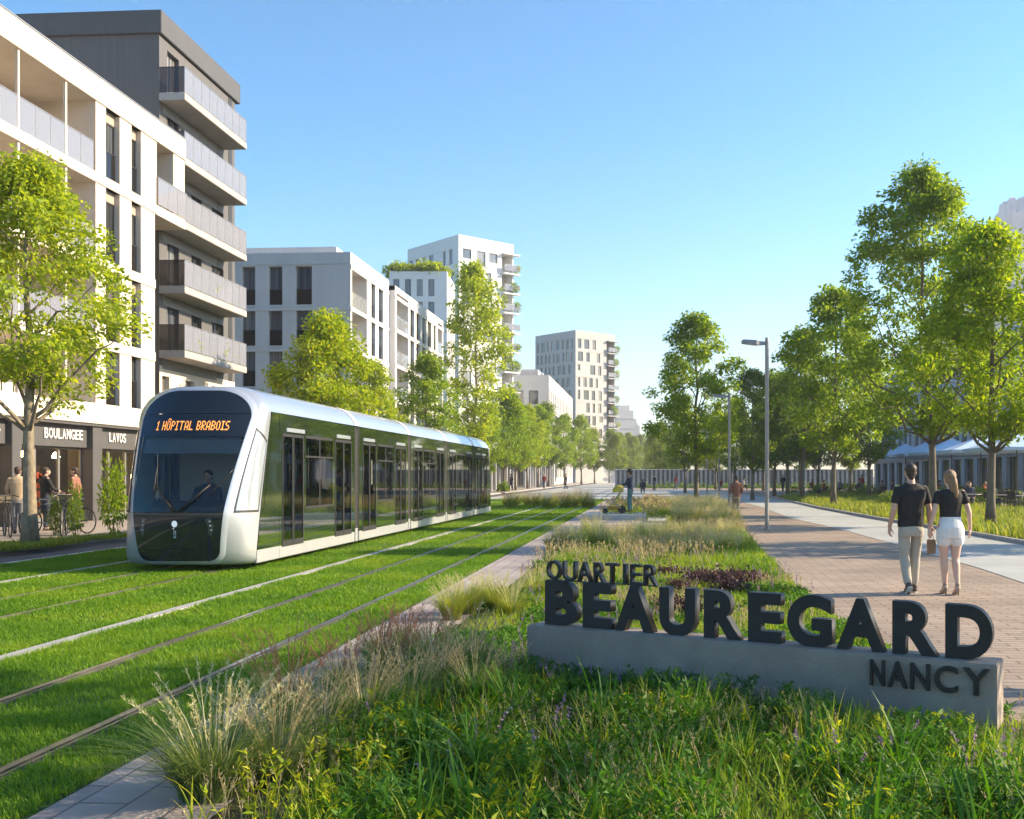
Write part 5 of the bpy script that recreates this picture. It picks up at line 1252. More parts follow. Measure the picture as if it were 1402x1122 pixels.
# ------------------------------------------------------------------ the sign
mat('sign_black', (.022, .021, .02), .5, .0, var=.25, scale=6, bump=.1, bscale=80, spec=.4)
mat('sign_concrete', (.30, .25, .205), .8, var=.18, scale=2.6, bump=.35, bscale=45)
sign = thing('neighbourhood_sign', 'low concrete block sign with large black letters reading QUARTIER BEAUREGARD NANCY', 'sign', SA, atan2(SU.y, SU.x))
def s_u(px, n):            # distance along the sign of a pixel on the plane n behind the front
    t = (px - CX) / FPX; r = Vector((cos(CA) * t - sin(CA), sin(CA) * t + cos(CA), 0)); o = SA - SN * n
    # o + SU*u = r*k
    den = SU.x * r.y - SU.y * r.x; return (-(o.x * r.y - o.y * r.x)) / den
mb = MB().box(0, SLEN, 0, STH, -.05, .43); mb.build('concrete_base', MATS['sign_concrete'], sign, bevel=.008)
LT_ = .09; yl = .11
for ch, a, b in (('B', 92, 180), ('E', 195, 275), ('A', 283, 388), ('U', 405, 503), ('R', 527, 628), ('E', 648, 740), ('G', 755, 878), ('A', 890, 1022), ('R', 1043, 1168), ('D', 1188, 1318)):
    u0, u1 = s_u(700 + a / 2, yl), s_u(700 + b / 2, yl); rd = .008 if ch in 'GU' else 0
    me = glyph(ch, 1, LT_, .046, MATS['sign_black']); fit_glyph(me, u0, u1, .431 - rd, .431 + .362 + (rd if ch == 'G' else 0), yl + LT_ / 2); put(me, 'letter', sign)
for ch, a, b in (('Q', 92, 130), ('U', 136, 172), ('A', 175, 215), ('R', 221, 251), ('T', 253, 287), ('I', 292, 300), ('E', 321, 350), ('R', 358, 396)):
    if ch == 'I': a, b = 302, 311
    u0, u1 = s_u(700 + a / 2, yl), s_u(700 + b / 2, yl)
    me = glyph(ch, 1, .05, .004, MATS['sign_black']); lo = .793; fit_glyph(me, u0, u1, lo - (.02 if ch == 'Q' else 0), lo + .163, yl + LT_ / 2); put(me, 'letter', sign)
MB().box(s_u(700 + 92 / 2, yl), s_u(700 + 396 / 2, yl), yl + .03, yl + .06, .789, .797).build('letter_rail', MATS['sign_black'], sign)
for ch, a, b in (('N', 982, 1022), ('A', 1030, 1084), ('N', 1092, 1146), ('C', 1158, 1222), ('Y', 1236, 1310)):
    if ch == 'N' and a < 1000: a, b = 982, 1022
    u0, u1 = s_u(700 + a / 2, -.02), s_u(700 + b / 2, -.02)
    me = glyph(ch, 1, .03, .016, MATS['sign_black']); fit_glyph(me, u0, u1, .225, .40, -.013); put(me, 'letter', sign)
# ------------------------------------------------------------------ street lamps
mat('lamp_pole', (.30, .285, .275), .45, .4, var=.08)
mat('lamp_lens', (.75, .73, .66), .3, var=0)
def lamp(px, d, s, label):
    t = thing('street_lamp', label, 'street lamp', gd(px, d), CA, 'street lamps along the promenade'); t.scale = (s, s, s)
    MB().lathe([(.085, 0), (.085, .01), (.062, .02), (.06, 5.84), (.05, 5.93)], n=14).build('pole', MATS['lamp_pole'], t, smooth=False)
    MB().lathe([(.13, -.02), (.13, .015), (.09, .02)], n=14).build('base_plate', MATS['lamp_pole'], t)
    mb = MB(); mb.loft([[Vector((x, -.13 * w, z0)), Vector((x, .13 * w, z0)), Vector((x, .11 * w, z1)), Vector((x, -.11 * w, z1))] for x, w, z0, z1 in ((-.05, .5, 5.70, 5.80), (-.22, .6, 5.69, 5.81), (-.34, 1.0, 5.69, 5.84), (-.74, 1.0, 5.74, 5.86), (-.78, .8, 5.76, 5.84))])
    h = mb.build('lamp_head', MATS['lamp_pole'], t, bevel=.006)
    mb = MB(); mb.loft([[Vector((x, -.09, z0)), Vector((x, .09, z0)), Vector((x, .09, z0 + .02)), Vector((x, -.09, z0 + .02))] for x, z0 in ((-.38, 5.685), (-.68, 5.722))]); mb.build('lens', MATS['lamp_lens'], h)
lamp(1050, 31.6, 1.0, 'nearest and tallest street lamp on the brick promenade')
lamp(998.5, 41, .84, 'second street lamp, slimmer, left of the nearest lamp')
lamp(984.5, 71, 1.0, 'third street lamp, in front of the dark trees')
lamp(968, 95, 1.0, 'fourth and farthest street lamp, half lost among the trees')
# ------------------------------------------------------------------ people
mat('skin', (.56, .33, .235), .55, var=.06, scale=12)
mat('skin_fair', (.64, .41, .31), .55, var=.06, scale=12)
mat('hair_brown', (.045, .026, .016), .6, var=.4, scale=40, stretch=(4, 4, .5))
mat('hair_blond', (.27, .155, .075), .5, var=.5, scale=50, stretch=(4, 4, .4), bump=.5, bscale=60)
mat('cloth_black', (.018, .017, .017), .85, var=.3, scale=14, bump=.5, bscale=9)
mat('cloth_white', (.74, .73, .72), .85, var=.06, scale=10, bump=.4, bscale=10)
mat('cloth_khaki', (.40, .37, .315), .85, var=.12, scale=9, bump=.5, bscale=9)
mat('denim_pale', (.42, .46, .52), .85, var=.14, scale=9, bump=.5, bscale=9)
mat('shoe_brown', (.07, .05, .04), .6, var=.3)
mat('sole_white', (.6, .58, .55), .7, var=.1)
mat('sandal', (.34, .25, .17), .6, var=.2)
mat('cloth_rust', (.26, .11, .07), .85, var=.3, scale=8); mat('cloth_grey', (.2, .2, .21), .85, var=.2); mat('cloth_navy', (.03, .04, .075), .85, var=.2); mat('cloth_teal', (.09, .2, .2), .85, var=.2); mat('cloth_tan', (.42, .31, .2), .85, var=.2); mat('cloth_red', (.3, .04, .035), .85, var=.2)
class Body:
    def __init__(s): s.mb = MB()
    def cap(s, p0, r0, p1, r1, n=12):
        p0, p1 = Vector(p0), Vector(p1); ax = (p1 - p0).normalized(); pts = []; rs = []
        for k in range(4): a = pi / 2 * k / 4; pts.append(p0 - ax * r0 * cos(a)); rs.append(max(.0008, r0 * sin(a)))
        for k in range(4): u = k / 3; pts.append(p0.lerp(p1, u)); rs.append(r0 + (r1 - r0) * u)
        for k in range(1, 5): a = pi / 2 * k / 4; pts.append(p1 + ax * r1 * sin(a)); rs.append(max(.0008, r1 * cos(a)))
        s.mb.tube(pts, rs, n); return s
    def chain(s, pts, rad):
        for i in range(len(pts) - 1): s.cap(pts[i], rad[i], pts[i + 1], rad[i + 1])
        return s
    def torso(s, levels, n=20, pw=2.3):
        rings = []
        for cx, cy, z, rx, ry in levels:
            rings.append([Vector((cx + rx * math.copysign(abs(cos(a)) ** (2 / pw), cos(a)), cy + ry * math.copysign(abs(sin(a)) ** (2 / pw), sin(a)), z)) for a in np.linspace(0, 2 * pi, n + 1)[:-1]])
        s.mb.loft(rings); return s
    def ell(s, c, r, rot=None): s.mb.ell(c, r, 16, 10, rot); return s
    def done(s, name, m, parent, vox=.009, smooth=3):
        me = s.mb.mesh(name, m, True); bm = bmesh.new(); bm.from_mesh(me); bmesh.ops.recalc_face_normals(bm, faces=bm.faces); bm.to_mesh(me); bm.free()
        o = put(me, name); md = o.modifiers.new('r', 'REMESH'); md.mode = 'VOXEL'; md.voxel_size = vox; md.use_smooth_shade = True
        sm = o.modifiers.new('s', 'SMOOTH'); sm.iterations = smooth; sm.factor = .5
        dg = bpy.context.evaluated_depsgraph_get(); m2 = bpy.data.meshes.new_from_object(o.evaluated_get(dg)); m2.name = name
        bpy.data.objects.remove(o); m2.materials.clear(); m2.materials.append(m); m2.polygons.foreach_set('use_smooth', [True] * len(m2.polygons))
        return put(m2, name, parent)
def hand(b, wrist, d, palm_n, s=1.0, curl=.5, thumb=1):
    """Palm and five separate bent fingers; d = direction of the fingers, palm_n = out of the palm, thumb = side."""
    wrist = Vector(wrist); d = Vector(d).normalized(); pn = Vector(palm_n); pn = (pn - d * pn.dot(d)).normalized(); sd = d.cross(pn) * thumb
    b.cap(wrist - d * .02, .026 * s, wrist + d * .015, .024 * s)
    for k in (-1, -.33, .33, 1): b.cap(wrist + d * .015 + sd * .014 * k * s, .017 * s, wrist + d * .085 * s + sd * .024 * k * s, .0125 * s)
    for k, L in ((1, .066), (.36, .078), (-.3, .072), (-.95, .056)):
        p = wrist + d * .085 * s + sd * .027 * k * s; dr = d.copy()
        for j, f in enumerate((.45, .32, .25)):
            a = curl * (.5 + .35 * j); dr2 = (d * cos(a * (j + 1) * .6) + pn * sin(a * (j + 1) * .6)).normalized(); q = p + dr2 * L * f * s * 1.05; b.cap(p, (.0098 - .001 * j) * s, q, (.0092 - .001 * j) * s, 8); p = q
    p = wrist + d * .02 + sd * .026 * s
    for j, L in enumerate((.035, .03, .024)):
        dr = (d * (.7 + .12 * j) + sd * (.6 - .35 * j) + pn * .35).normalized(); q = p + dr * L * s; b.cap(p, (.0125 - .0013 * j) * s, q, (.0115 - .0013 * j) * s, 8); p = q
def head(b, c, s=1.0, fem=False, yaw=0.0):
    """Skull, jaw, nose, brow, lips and ears; the face looks to +Y before the yaw."""
    c = Vector(c); R = Matrix.Rotation(yaw, 3, 'Z'); f = lambda x, y, z: c + R @ Vector((x, y, z)) * s; r = lambda *a: tuple(q * s for q in a)
    b.ell(f(0, -.012, .028), r(.077, .096, .092), R); b.ell(f(0, .022, -.035), r(.062, .072, .078), R); b.ell(f(0, .058, -.088), r(.032, .03, .026), R)
    b.cap(f(0, .088, .01), .010 * s, f(0, .108, -.028), .0135 * s); b.ell(f(0, .083, .022), r(.045, .014, .010), R)
    b.ell(f(0, .083, -.058), r(.024, .012, .007), R); b.ell(f(0, .082, -.07), r(.02, .012, .007), R)
    for sx in (-1, 1):
        b.ell(f(sx * .03, .078, .004), r(.013, .010, .008), R); b.ell(f(sx * .078, -.008, -.008), r(.010, .021, .031), R); b.ell(f(sx * .04, .055, -.03), r(.022, .022, .02), R)
def eyes(par, c, s=1, yaw=0):
    R = Matrix.Rotation(yaw, 3, 'Z'); mb = MB(); 
    for sx in (-1, 1): mb.ell(Vector(c) + R @ Vector((sx * .03, .0845, .004)) * s, (.0075 * s,) * 3, 8, 6)
    mb.build('eyes', mat('eye_dark', (.03, .02, .015), .3, var=0), par, smooth=True)
# the couple, seen from behind, walking away
pm = g(1247, 811.5)
man = thing('person', 'man in black T-shirt and light trousers walking away hand in hand', 'person', (pm.x, pm.y, -.012), CA)
K = 1.83 / 1.80
def man_build():
    hipL, hipR = Vector((-.095, 0, .93)), Vector((.095, 0, .93)); kL, kR = Vector((-.085, .02, .5)), Vector((.085, .075, .505)); aL, aR = Vector((-.07, -.11, .115)), Vector((.075, .10, .085))
    sL, sR = Vector((-.188, -.015, 1.455)), Vector((.188, -.015, 1.455)); eL, eR = Vector((-.252, -.05, 1.175)), Vector((.245, -.03, 1.175)); wL, wR = Vector((-.285, .03, .93)), Vector((.285, .05, .93))
    b = Body()
    b.torso([(0, 0, .90, .14, .10), (0, 0, 1.0, .155, .105), (0, 0, 1.15, .15, .10), (0, -.01, 1.32, .18, .115), (0, -.015, 1.44, .17, .095), (0, -.015, 1.52, .07, .06)])
    b.cap((0, -.015, 1.48), .062, (0, .012, 1.60), .056); head(b, (0, .03, 1.685))
    for sh, e, w in ((sL, eL, wL), (sR, eR, wR)): b.chain([sh, e, w], [.046, .041, .029]); b.cap(e.lerp(w, .1), .043, e.lerp(w, .4), .04)
    for h, k, a in ((hipL, kL, aL), (hipR, kR, aR)): b.chain([h, k, a], [.08, .052, .038])
    hand(b, wL, (-.03, .10, -1), (1, .2, 0), 1.0, .75, 1); hand(b, wR, (.08, .02, -1), (-.3, -1, 0), 1.0, .9, -1)
    for a, lift in ((aL, .45), (aR, 0)): b.cap(a, .036, a + Vector((0, .12, -.05 - lift * .06)), .03)
    b.done('body', MATS['skin'], man)
    t = Body()
    t.torso([(0, -.002, .925, .180, .122), (0, -.002, .96, .182, .125), (0, -.004, 1.06, .176, .121), (0, -.006, 1.2, .182, .125), (0, -.012, 1.34, .205, .135), (0, -.018, 1.44, .20, .115), (0, -.018, 1.495, .145, .085), (0, -.012, 1.528, .085, .073)])
    for sh, e in ((sL, eL), (sR, eR)): t.chain([sh + Vector((0, 0, -.012)), sh.lerp(e, .58)], [.056, .063]); pass
    for sx in (-1, 1): t.cap((sx * .06, -.012, 1.50), .046, (sx * .165, -.015, 1.45), .052)
    t.done('t_shirt', MATS['cloth_black'], man)
    q = Body()
    q.torso([(0, 0, .80, .165, .125), (0, -.008, .88, .172, .13), (0, -.004, .96, .165, .116)])
    q.ell((-.078, -.05, .87), (.082, .07, .11)); q.ell((.078, -.05, .87), (.082, .07, .11))
    for h, k, a in ((hipL, kL, aL), (hipR, kR, aR)): q.chain([h + Vector((0, 0, -.06)), h.lerp(k, .5), k, k.lerp(a, .35), k.lerp(a, .85)], [.083, .080, .070, .068, .058])
    tr_ = q.done('trousers', MATS['cloth_khaki'], man)
    s = Body()
    for a, tilt in ((aL, -.75), (aR, .12)):
        R = Matrix.Rotation(tilt, 3, 'X'); f = lambda x, y, z: a + R @ Vector((x, y, z))
        s.cap(f(0, -.03, -.035), .042, f(0, .07, -.05), .04); s.cap(f(0, .07, -.05), .04, f(0, .165, -.06), .032); s.cap(f(0, -.02, .01), .044, f(0, 0, -.03), .044)
    sh_ = s.done('shoes', MATS['shoe_brown'], man)
    mb = MB()
    for a, tilt in ((aL, -.75), (aR, .12)):
        R = Matrix.Rotation(tilt, 3, 'X'); f = lambda x, y, z: a + R @ Vector((x, y, z)); o_ = [(0, -.08), (.034, -.06), (.038, .06), (.036, .14), (.0, .2), (-.036, .14), (-.038, .06), (-.034, -.06)]
        mb.loft([[f(x, y, -.083) for x, y in o_], [f(x, y, -.062) for x, y in o_]])
    mb.build('soles', MATS['sole_white'], sh_)
    h = Body(); c = Vector((0, .03, 1.685))
    h.ell(c + Vector((0, -.022, .045)), (.085, .098, .086)); h.ell(c + Vector((0, -.055, -.01)), (.072, .052, .07)); h.ell(c + Vector((0, .04, .09)), (.062, .055, .04)); h.cap(c + Vector((0, -.06, -.06)), .045, c + Vector((0, -.05, -.085)), .038)
    h.done('hair', MATS['hair_brown'], man); eyes(man, c)
man_build(); man.scale = (K, K, K)
pw_ = g(1301, 813.5)
woman = thing('person', 'woman in black top and white shorts with a long ponytail, walking away', 'person', (pw_.x, pw_.y, -.012), CA)
def woman_build():
    hipL, hipR = Vector((-.09, 0, .90)), Vector((.09, 0, .90)); kL, kR = Vector((-.07, .05, .49)), Vector((.075, .015, .49)); aL, aR = Vector((-.055, .045, .125)), Vector((.07, -.08, .13))
    sL, sR = Vector((-.165, -.01, 1.385)), Vector((.165, -.01, 1.385)); eL, eR = Vector((-.235, -.045, 1.115)), Vector((.235, -.05, 1.12)); wL, wR = Vector((-.275, .02, .885)), Vector((.268, .0, .89))
    b = Body()
    b.torso([(0, 0, .84, .15, .11), (0, 0, .95, .16, .11), (0, 0, 1.08, .12, .088), (0, 0, 1.24, .135, .10), (0, -.01, 1.36, .135, .08), (0, -.01, 1.42, .055, .05)])
    b.cap((0, -.012, 1.39), .050, (0, .01, 1.50), .045); head(b, (0, .03, 1.575), .95, True, .25)
    for sh, e, w in ((sL, eL, wL), (sR, eR, wR)): b.chain([sh, e, w], [.038, .034, .024])
    for h, k, a in ((hipL, kL, aL), (hipR, kR, aR)):
        b.chain([h, h.lerp(k, .4), k, k.lerp(a, .3), a], [.095, .083, .052, .054, .031]); b.cap(k.lerp(a, .18) + Vector((0, -.018, 0)), .048, k.lerp(a, .45) + Vector((0, -.012, 0)), .043)
        b.cap(a, .031, a + Vector((0, .085, -.085)), .026); b.cap(a + Vector((0, -.03, -.02)), .027, a + Vector((0, .03, -.06)), .027); b.cap(a + Vector((0, .085, -.085)), .03, a + Vector((0, .15, -.1)), .022)
    hand(b, wL, (-.05, .04, -1), (1, .4, 0), .88, .9, 1); hand(b, wR, (.04, .1, -1), (-1, .3, 0), .88, .6, -1)
    b.done('body', MATS['skin_fair'], woman)
    t = Body()
    t.torso([(0, 0, 1.035, .138, .10), (0, 0, 1.07, .139, .102), (0, 0, 1.14, .14, .104), (0, -.004, 1.25, .152, .118), (0, -.01, 1.35, .162, .098), (0, -.012, 1.40, .12, .075), (0, -.01, 1.425, .07, .06)])
    for sh, e in ((sL, eL), (sR, eR)): t.chain([sh + Vector((0, 0, -.012)), sh.lerp(e, .45)], [.046, .053])
    for sx in (-1, 1): t.cap((sx * .05, -.01, 1.40), .036, (sx * .14, -.01, 1.372), .042)
    t.done('top', MATS['cloth_black'], woman)
    q = Body(); q.torso([(0, -.004, .765, .172, .118), (0, -.008, .83, .178, .13), (0, -.01, .91, .172, .132), (0, -.004, 1.0, .148, .112), (0, 0, 1.06, .138, .102)])
    q.ell((-.078, -.05, .885), (.088, .075, .12)); q.ell((.078, -.05, .885), (.088, .075, .12))
    for h, k in ((hipL, kL), (hipR, kR)): q.chain([h + Vector((0, -.008, -.03)), h.lerp(k, .40) + Vector((0, -.006, 0))], [.100, .101])
    q.done('shorts', MATS['cloth_white'], woman)
    s = Body()
    for a in (aL, aR):
        s.cap(a + Vector((0, -.035, -.045)), .018, a + Vector((0, -.035, -.118)), .012); s.cap(a + Vector((0, -.03, -.045)), .027, a + Vector((0, .06, -.10)), .022); s.cap(a + Vector((0, .06, -.10)), .026, a + Vector((0, .15, -.118)), .02); s.cap(a + Vector((0, -.01, .0)), .035, a + Vector((0, -.012, .01)), .035)
    s.done('sandals', MATS['sandal'], woman, .006)
    h = Body(); c = Vector((0, .03, 1.575))
    h.ell(c + Vector((0, -.018, .036)), (.084, .096, .084)); h.ell(c + Vector((0, -.045, -.01)), (.076, .06, .078)); h.ell(c + Vector((.005, -.085, .03)), (.04, .035, .035))
    h.chain([c + Vector((.02, -.10, .02)), c + Vector((.03, -.125, -.08)), c + Vector((.045, -.13, -.2)), c + Vector((.04, -.12, -.30))], [.028, .036, .032, .012]); h.chain([c + Vector((-.02, -.08, -.05)), c + Vector((-.01, -.11, -.18))], [.035, .015]); h.chain([c + Vector((.06, -.05, -.03)), c + Vector((.066, -.08, -.16))], [.03, .012])
    h.done('hair', MATS['hair_blond'], woman); eyes(woman, c, .95, .25)
woman_build(); woman.scale = (1.035,) * 3
bp = g(1275, 812); bagd = thing('paper_bag', 'small brown bag hanging between the walking couple', 'bag', Vector((bp.x, bp.y, .555)), CA)
mb = MB(); mb.loft([[Vector((x * w, y * w, z)) for x, y in ((-.055, -.04), (.055, -.04), (.055, .04), (-.055, .04))] for z, w in ((0, .92), (.15, 1.0), (.2, .9))]); mb.build('bag_body', mat('paper_brown', (.27, .17, .10), .8, var=.15), bagd, bevel=.006)
mb = MB(); mb.tube([(-.03, 0, .2), (-.025, 0, .27), (0, 0, .30), (.025, 0, .27), (.03, 0, .2)], .005, 6); mb.build('bag_handle', MATS['paper_brown'], bagd)
# other people, farther away
def figure(label, loc, rz, shirt, legs, hair='hair_brown', pose='stand', hat=False, group=None, s=1.0, arm=0.0, skirt=False):
    t = thing('person', label, 'person', loc, rz, group); t.scale = (s, s, s); V_ = Vector
    sit = pose == 'sit'; dz = -.43 if sit else 0
    st = {'walk': .16, 'stand': .03, 'sit': 0}[pose]
    hips = [V_((-.09, 0, .93 + dz)), V_((.09, 0, .93 + dz))]
    if sit: knees = [V_((-.11, .42, .50)), V_((.11, .42, .50))]; ank = [V_((-.11, .40, .09)), V_((.11, .44, .09))]
    else: knees = [V_((-.08, .02 + st * .7, .5)), V_((.08, .04 - st * .2, .5))]; ank = [V_((-.08, st, .09)), V_((.08, -st, .10))]
    sh = [V_((-.19, 0, 1.45 + dz)), V_((.19, 0, 1.45 + dz))]
    el = [V_((-.25, -.04 + arm * .2, 1.19 + dz)), V_((.25, -.04 + arm * .25, 1.19 + dz))]; wr = [V_((-.22, .08 + arm * .4, .97 + dz + arm * .15)), V_((.22, .08 + arm * .42, .97 + dz + arm * .2))]
    b = Body(); b.torso([(0, 0, .88 + dz, .14, .1), (0, 0, 1.1 + dz, .14, .1), (0, 0, 1.35 + dz, .17, .11), (0, 0, 1.5 + dz, .07, .06)]); b.cap((0, 0, 1.46 + dz), .058, (0, .015, 1.58 + dz), .052); head(b, (0, .03, 1.66 + dz))
    for i in (0, 1): b.chain([sh[i], el[i], wr[i]], [.05, .04, .028]); b.chain([hips[i], knees[i], ank[i]], [.085, .055, .038]); hand(b, wr[i], (wr[i] - el[i]), (1 if i == 0 else -1, 0, 0), 1, .5, 1 if i == 0 else -1); b.cap(ank[i], .036, ank[i] + V_((0, .13, -.05)), .032)
    b.done('body', MATS['skin'], t, .012, 2)
    q = Body(); q.torso([(0, 0, .88 + dz, .17, .12), (0, 0, 1.1 + dz, .165, .12), (0, 0, 1.35 + dz, .2, .13), (0, 0, 1.45 + dz, .19, .11), (0, 0, 1.52 + dz, .08, .07)])
    for i in (0, 1): q.chain([sh[i] + V_((0, 0, -.015)), el[i], el[i].lerp(wr[i], .6)], [.058, .053, .045]); q.cap((.06 * (2 * i - 1), 0, 1.49 + dz), .045, (.16 * (2 * i - 1), 0, 1.44 + dz), .052)
    q.done('jacket', MATS[shirt], t, .014, 2)
    q = Body(); q.torso([(0, 0, .8 + dz, .16, .12), (0, 0, .92 + dz, .16, .115)]) if not sit else q.ell((0, .05, .5), (.17, .16, .12))
    for i in (0, 1): q.chain([hips[i], knees[i], knees[i].lerp(ank[i], .9)], [.1, .07, .06])
    if skirt: q.torso([(0, .02, .42, .2, .17), (0, 0, .7, .19, .15), (0, 0, .92, .16, .12)])
    q.done('trousers', MATS[legs], t, .014, 2)
    q = Body(); [q.cap(a + V_((0, -.02, -.045)), .042, a + V_((0, .15, -.05)), .036) for a in ank]; q.done('shoes', MATS['shoe_brown'], t, .012, 1)
    q = Body(); c = V_((0, .03, 1.66 + dz)); q.ell(c + V_((0, -.02, .04)), (.086, .1, .088)); q.ell(c + V_((0, -.05, -.02)), (.075, .055, .075)); q.done('hair', MATS[hair], t, .012, 2)
    if hat: MB().lathe([(.16, .0), (.165, .012), (.1, .02), (.095, .1), (.06, .12)], (0, .02, 1.73 + dz), 18).build('hat', MATS['cloth_black'], t, smooth=True)
    eyes(t, c); return t
p = g(1008, 709); figure('pedestrian in rust coloured jacket walking on the promenade between the lamps', p, CA, 'cloth_rust', 'cloth_tan', pose='walk', s=.93)
p = W(863, CY, 41.5); p.z = .19; figure('person in dark jacket, teal trousers and black hat bending an arm to the pushchair', p, RAD(75), 'cloth_navy', 'cloth_teal', hat=True, arm=.9, s=.95)
p = g(24, 731, .12); w1 = figure('shopper in tan coat standing by the shop window left of the nearest tree', p, RAD(20), 'cloth_tan', 'cloth_grey')
p = g(103, 726, .12); figure('shopper in rust jacket standing behind the bicycles', p, RAD(100), 'cloth_rust', 'cloth_navy')
p = g(62, 727, .12); figure('shopper in dark clothes bent to the bicycles right of the nearest tree', p, RAD(-40), 'cloth_black', 'cloth_navy', arm=.6)
# yellow pushchair on the platform
pc = W(841, CY, 39.8); pc.z = .19
pch = thing('pushchair', 'yellow-green pushchair on the pale concrete platform', 'pushchair', pc, RAD(90))
mb = MB(); mb.loft([[Vector((x, y, z)) for x in (-.2, .2)] + [Vector((x, y - .05, z - .03)) for x in (.2, -.2)] for y, z in ((.32, .42), (.05, .36), (-.1, .5), (-.22, .9))]); mb.build('seat', mat('fabric_lime', (.45, .45, .04), .8, var=.15), pch, bevel=.01)
P = [[Vector((.22 * cos(a), -.2 + .28 * sin(b_) * 1, .82 + .3 * cos(b_) * (1 if True else 0) * abs(sin(a)) ** .3)) for a in np.linspace(0, pi, 9)] for b_ in np.linspace(-.6, 1.2, 7)]
MB().grid(P).build('hood', mat('fabric_yellow', (.6, .48, .06), .8, var=.15), pch, smooth=True)
mb = MB()
for sx in (-.22, .22): mb.tube([(sx, .36, .1), (sx, .05, .45), (sx, -.35, 1.0)], .014, 6); mb.tube([(sx, -.3, .12), (sx, .08, .5)], .014, 6)
mb.tube([(-.22, -.35, 1.0), (.22, -.35, 1.0)], .016, 6); mb.build('frame', MATS['metal_rail'], pch)
MB().box(-.18, .18, -.25, .25, .15, .28).build('basket', mat('fabric_amber', (.5, .3, .04), .8, var=.15), pch, bevel=.02)
for sx in (-.24, .24):
    for y, r in ((.36, .1), (-.3, .15)):
        mb = MB(); mb.loft([[Vector((sx + o, y + r * cos(a), r + r * sin(a))) for a in np.linspace(0, 2 * pi, 21)[:-1]] for o in (-.018, .018)]); mb.build('wheel', MATS['tram_rubber'], pch)
# ------------------------------------------------------------------ bicycles by the shops
mat('bike_frame', (.04, .045, .05), .35, .3, var=0)
def bicycle(label, loc, rz):
    t = thing('bicycle', label, 'bicycle', loc, rz, 'bicycles parked before the shops')
    for y in (-.52, .52):
        mb = MB(); mb.tube([(0, y + .33 * cos(a), .34 + .33 * sin(a)) for a in np.linspace(0, 2 * pi, 29)], .018, 6, cap=False); w = mb.build('wheel', MATS['tram_rubber'], t, smooth=True)
        mb = MB(); [mb.tube([(0, y, .34), (0, y + .32 * cos(a), .34 + .32 * sin(a))], .004, 4) for a in np.linspace(0, 2 * pi, 15)[:-1]]; mb.build('spokes', MATS['metal_rail'], w)
    mb = MB(); bbk = (0, -.08, .30); sea = (0, -.22, .86); hd = (0, .36, .84)
    for a, b in ((bbk, sea), (bbk, (0, .38, .72)), ((0, -.2, .78), hd), ((0, -.52, .34), bbk), ((0, -.52, .34), (0, -.2, .78)), (hd, (0, .52, .34)), (hd, (0, .33, 1.0))): mb.tube([a, b], .016, 6)
    mb.build('frame', MATS['bike_frame'], t)
    MB().tube([(-.29, .22, 1.0), (-.2, .32, 1.03), (0, .34, 1.02), (.2, .32, 1.03), (.29, .22, 1.0)], .013, 6).build('handlebar', MATS['bike_frame'], t)
    mb = MB(); mb.loft([[Vector((x * w, y, z)) for x, z in ((-1, .90), (1, .90), (.7, .94), (-.7, .94))] for y, w in ((-.36, .08), (-.26, .09), (-.12, .03), (-.06, .02))]); mb.build('saddle', MATS['black_plastic'], t, bevel=.008)
    mb = MB(); mb.box(-.14, .14, .44, .68, .84, 1.04); mb.build('basket', mat('wicker', (.2, .16, .11), .8, var=.4, scale=20), t, bevel=.01)
    return t
for i, (px, py, rz, lab) in enumerate(((88, 734, 25, 'dark bicycle before the bakery window, nearest the kerb'), (66, 732, -20, 'dark bicycle partly behind the nearest left-hand tree'), (100, 730, 70, 'dark bicycle closest to the dark shop pillar'), (10, 735, 40, 'dark bicycle at the left border of the photo'))):
    bicycle(lab, g(px, py, .12), RAD(rz))
# ------------------------------------------------------------------ cafe terrace: parasols, tables, chairs, guests
mat('parasol_cloth_skytint', (.46, .60, .74), .8, var=.06, scale=2)  # blue of the sky's light on the canopies is put into the colour
mat('chair_dark', (.03, .028, .028), .6, var=0); mat('table_top', (.42, .38, .33), .6, var=.15)
def parasol(px, d, label, X=None):
    q = gd(px, d); t = thing('parasol', label, 'parasol', q, rt.uniform(-.05, .05), 'parasols tinted blue as by the sky, of the cafe terrace')
    h, e, r = 4.15, 3.2, 2.25
    mb = MB(); N = 8; P = []
    for j in range(7):
        u = j / 6; row = []
        for k in range(8 * 4 + 1):
            a = 2 * pi * k / 32 + pi / 4; sq = 1 / max(abs(cos(a)), abs(sin(a))); row.append(Vector((r * u * cos(a) * sq, r * u * sin(a) * sq, h - (h - e) * u ** .82 - .05 * u * abs(sin(2 * (a)))))) 
        P.append(row)
    mb.grid(P); c = mb.build('canopy', MATS['parasol_cloth_skytint'], t)
    mb = MB(); o_ = [Vector((x, y, z)) for x, y in ((-r, -r), (r, -r), (r, r), (-r, r)) for z in (0,)]
    top = [v + Vector((0, 0, e)) for v in o_]; bot = [v * 1.002 + Vector((0, 0, e - .18)) for v in o_]; mb.loft([bot, top], cap=False); mb.build('valance', MATS['parasol_cloth_skytint'], c)
    MB().lathe([(.035, 0), (.035, h - .02)], n=10).build('pole', MATS['frame_dark'], t); MB().lathe([(.4, 0), (.4, .06), (.08, .09)], n=14).build('base', MATS['frame_dark'], t)
    mb = MB()
    for k in range(8):
        a = 2 * pi * k / 8; sq = 1 / max(abs(cos(a)), abs(sin(a))); mb.tube([(0, 0, h - .9), (r * .55 * cos(a) * sq, r * .55 * sin(a) * sq, h - (h - e) * .6 - .06)], .014, 5)
    mb.build('rib', MATS['frame_dark'], t)
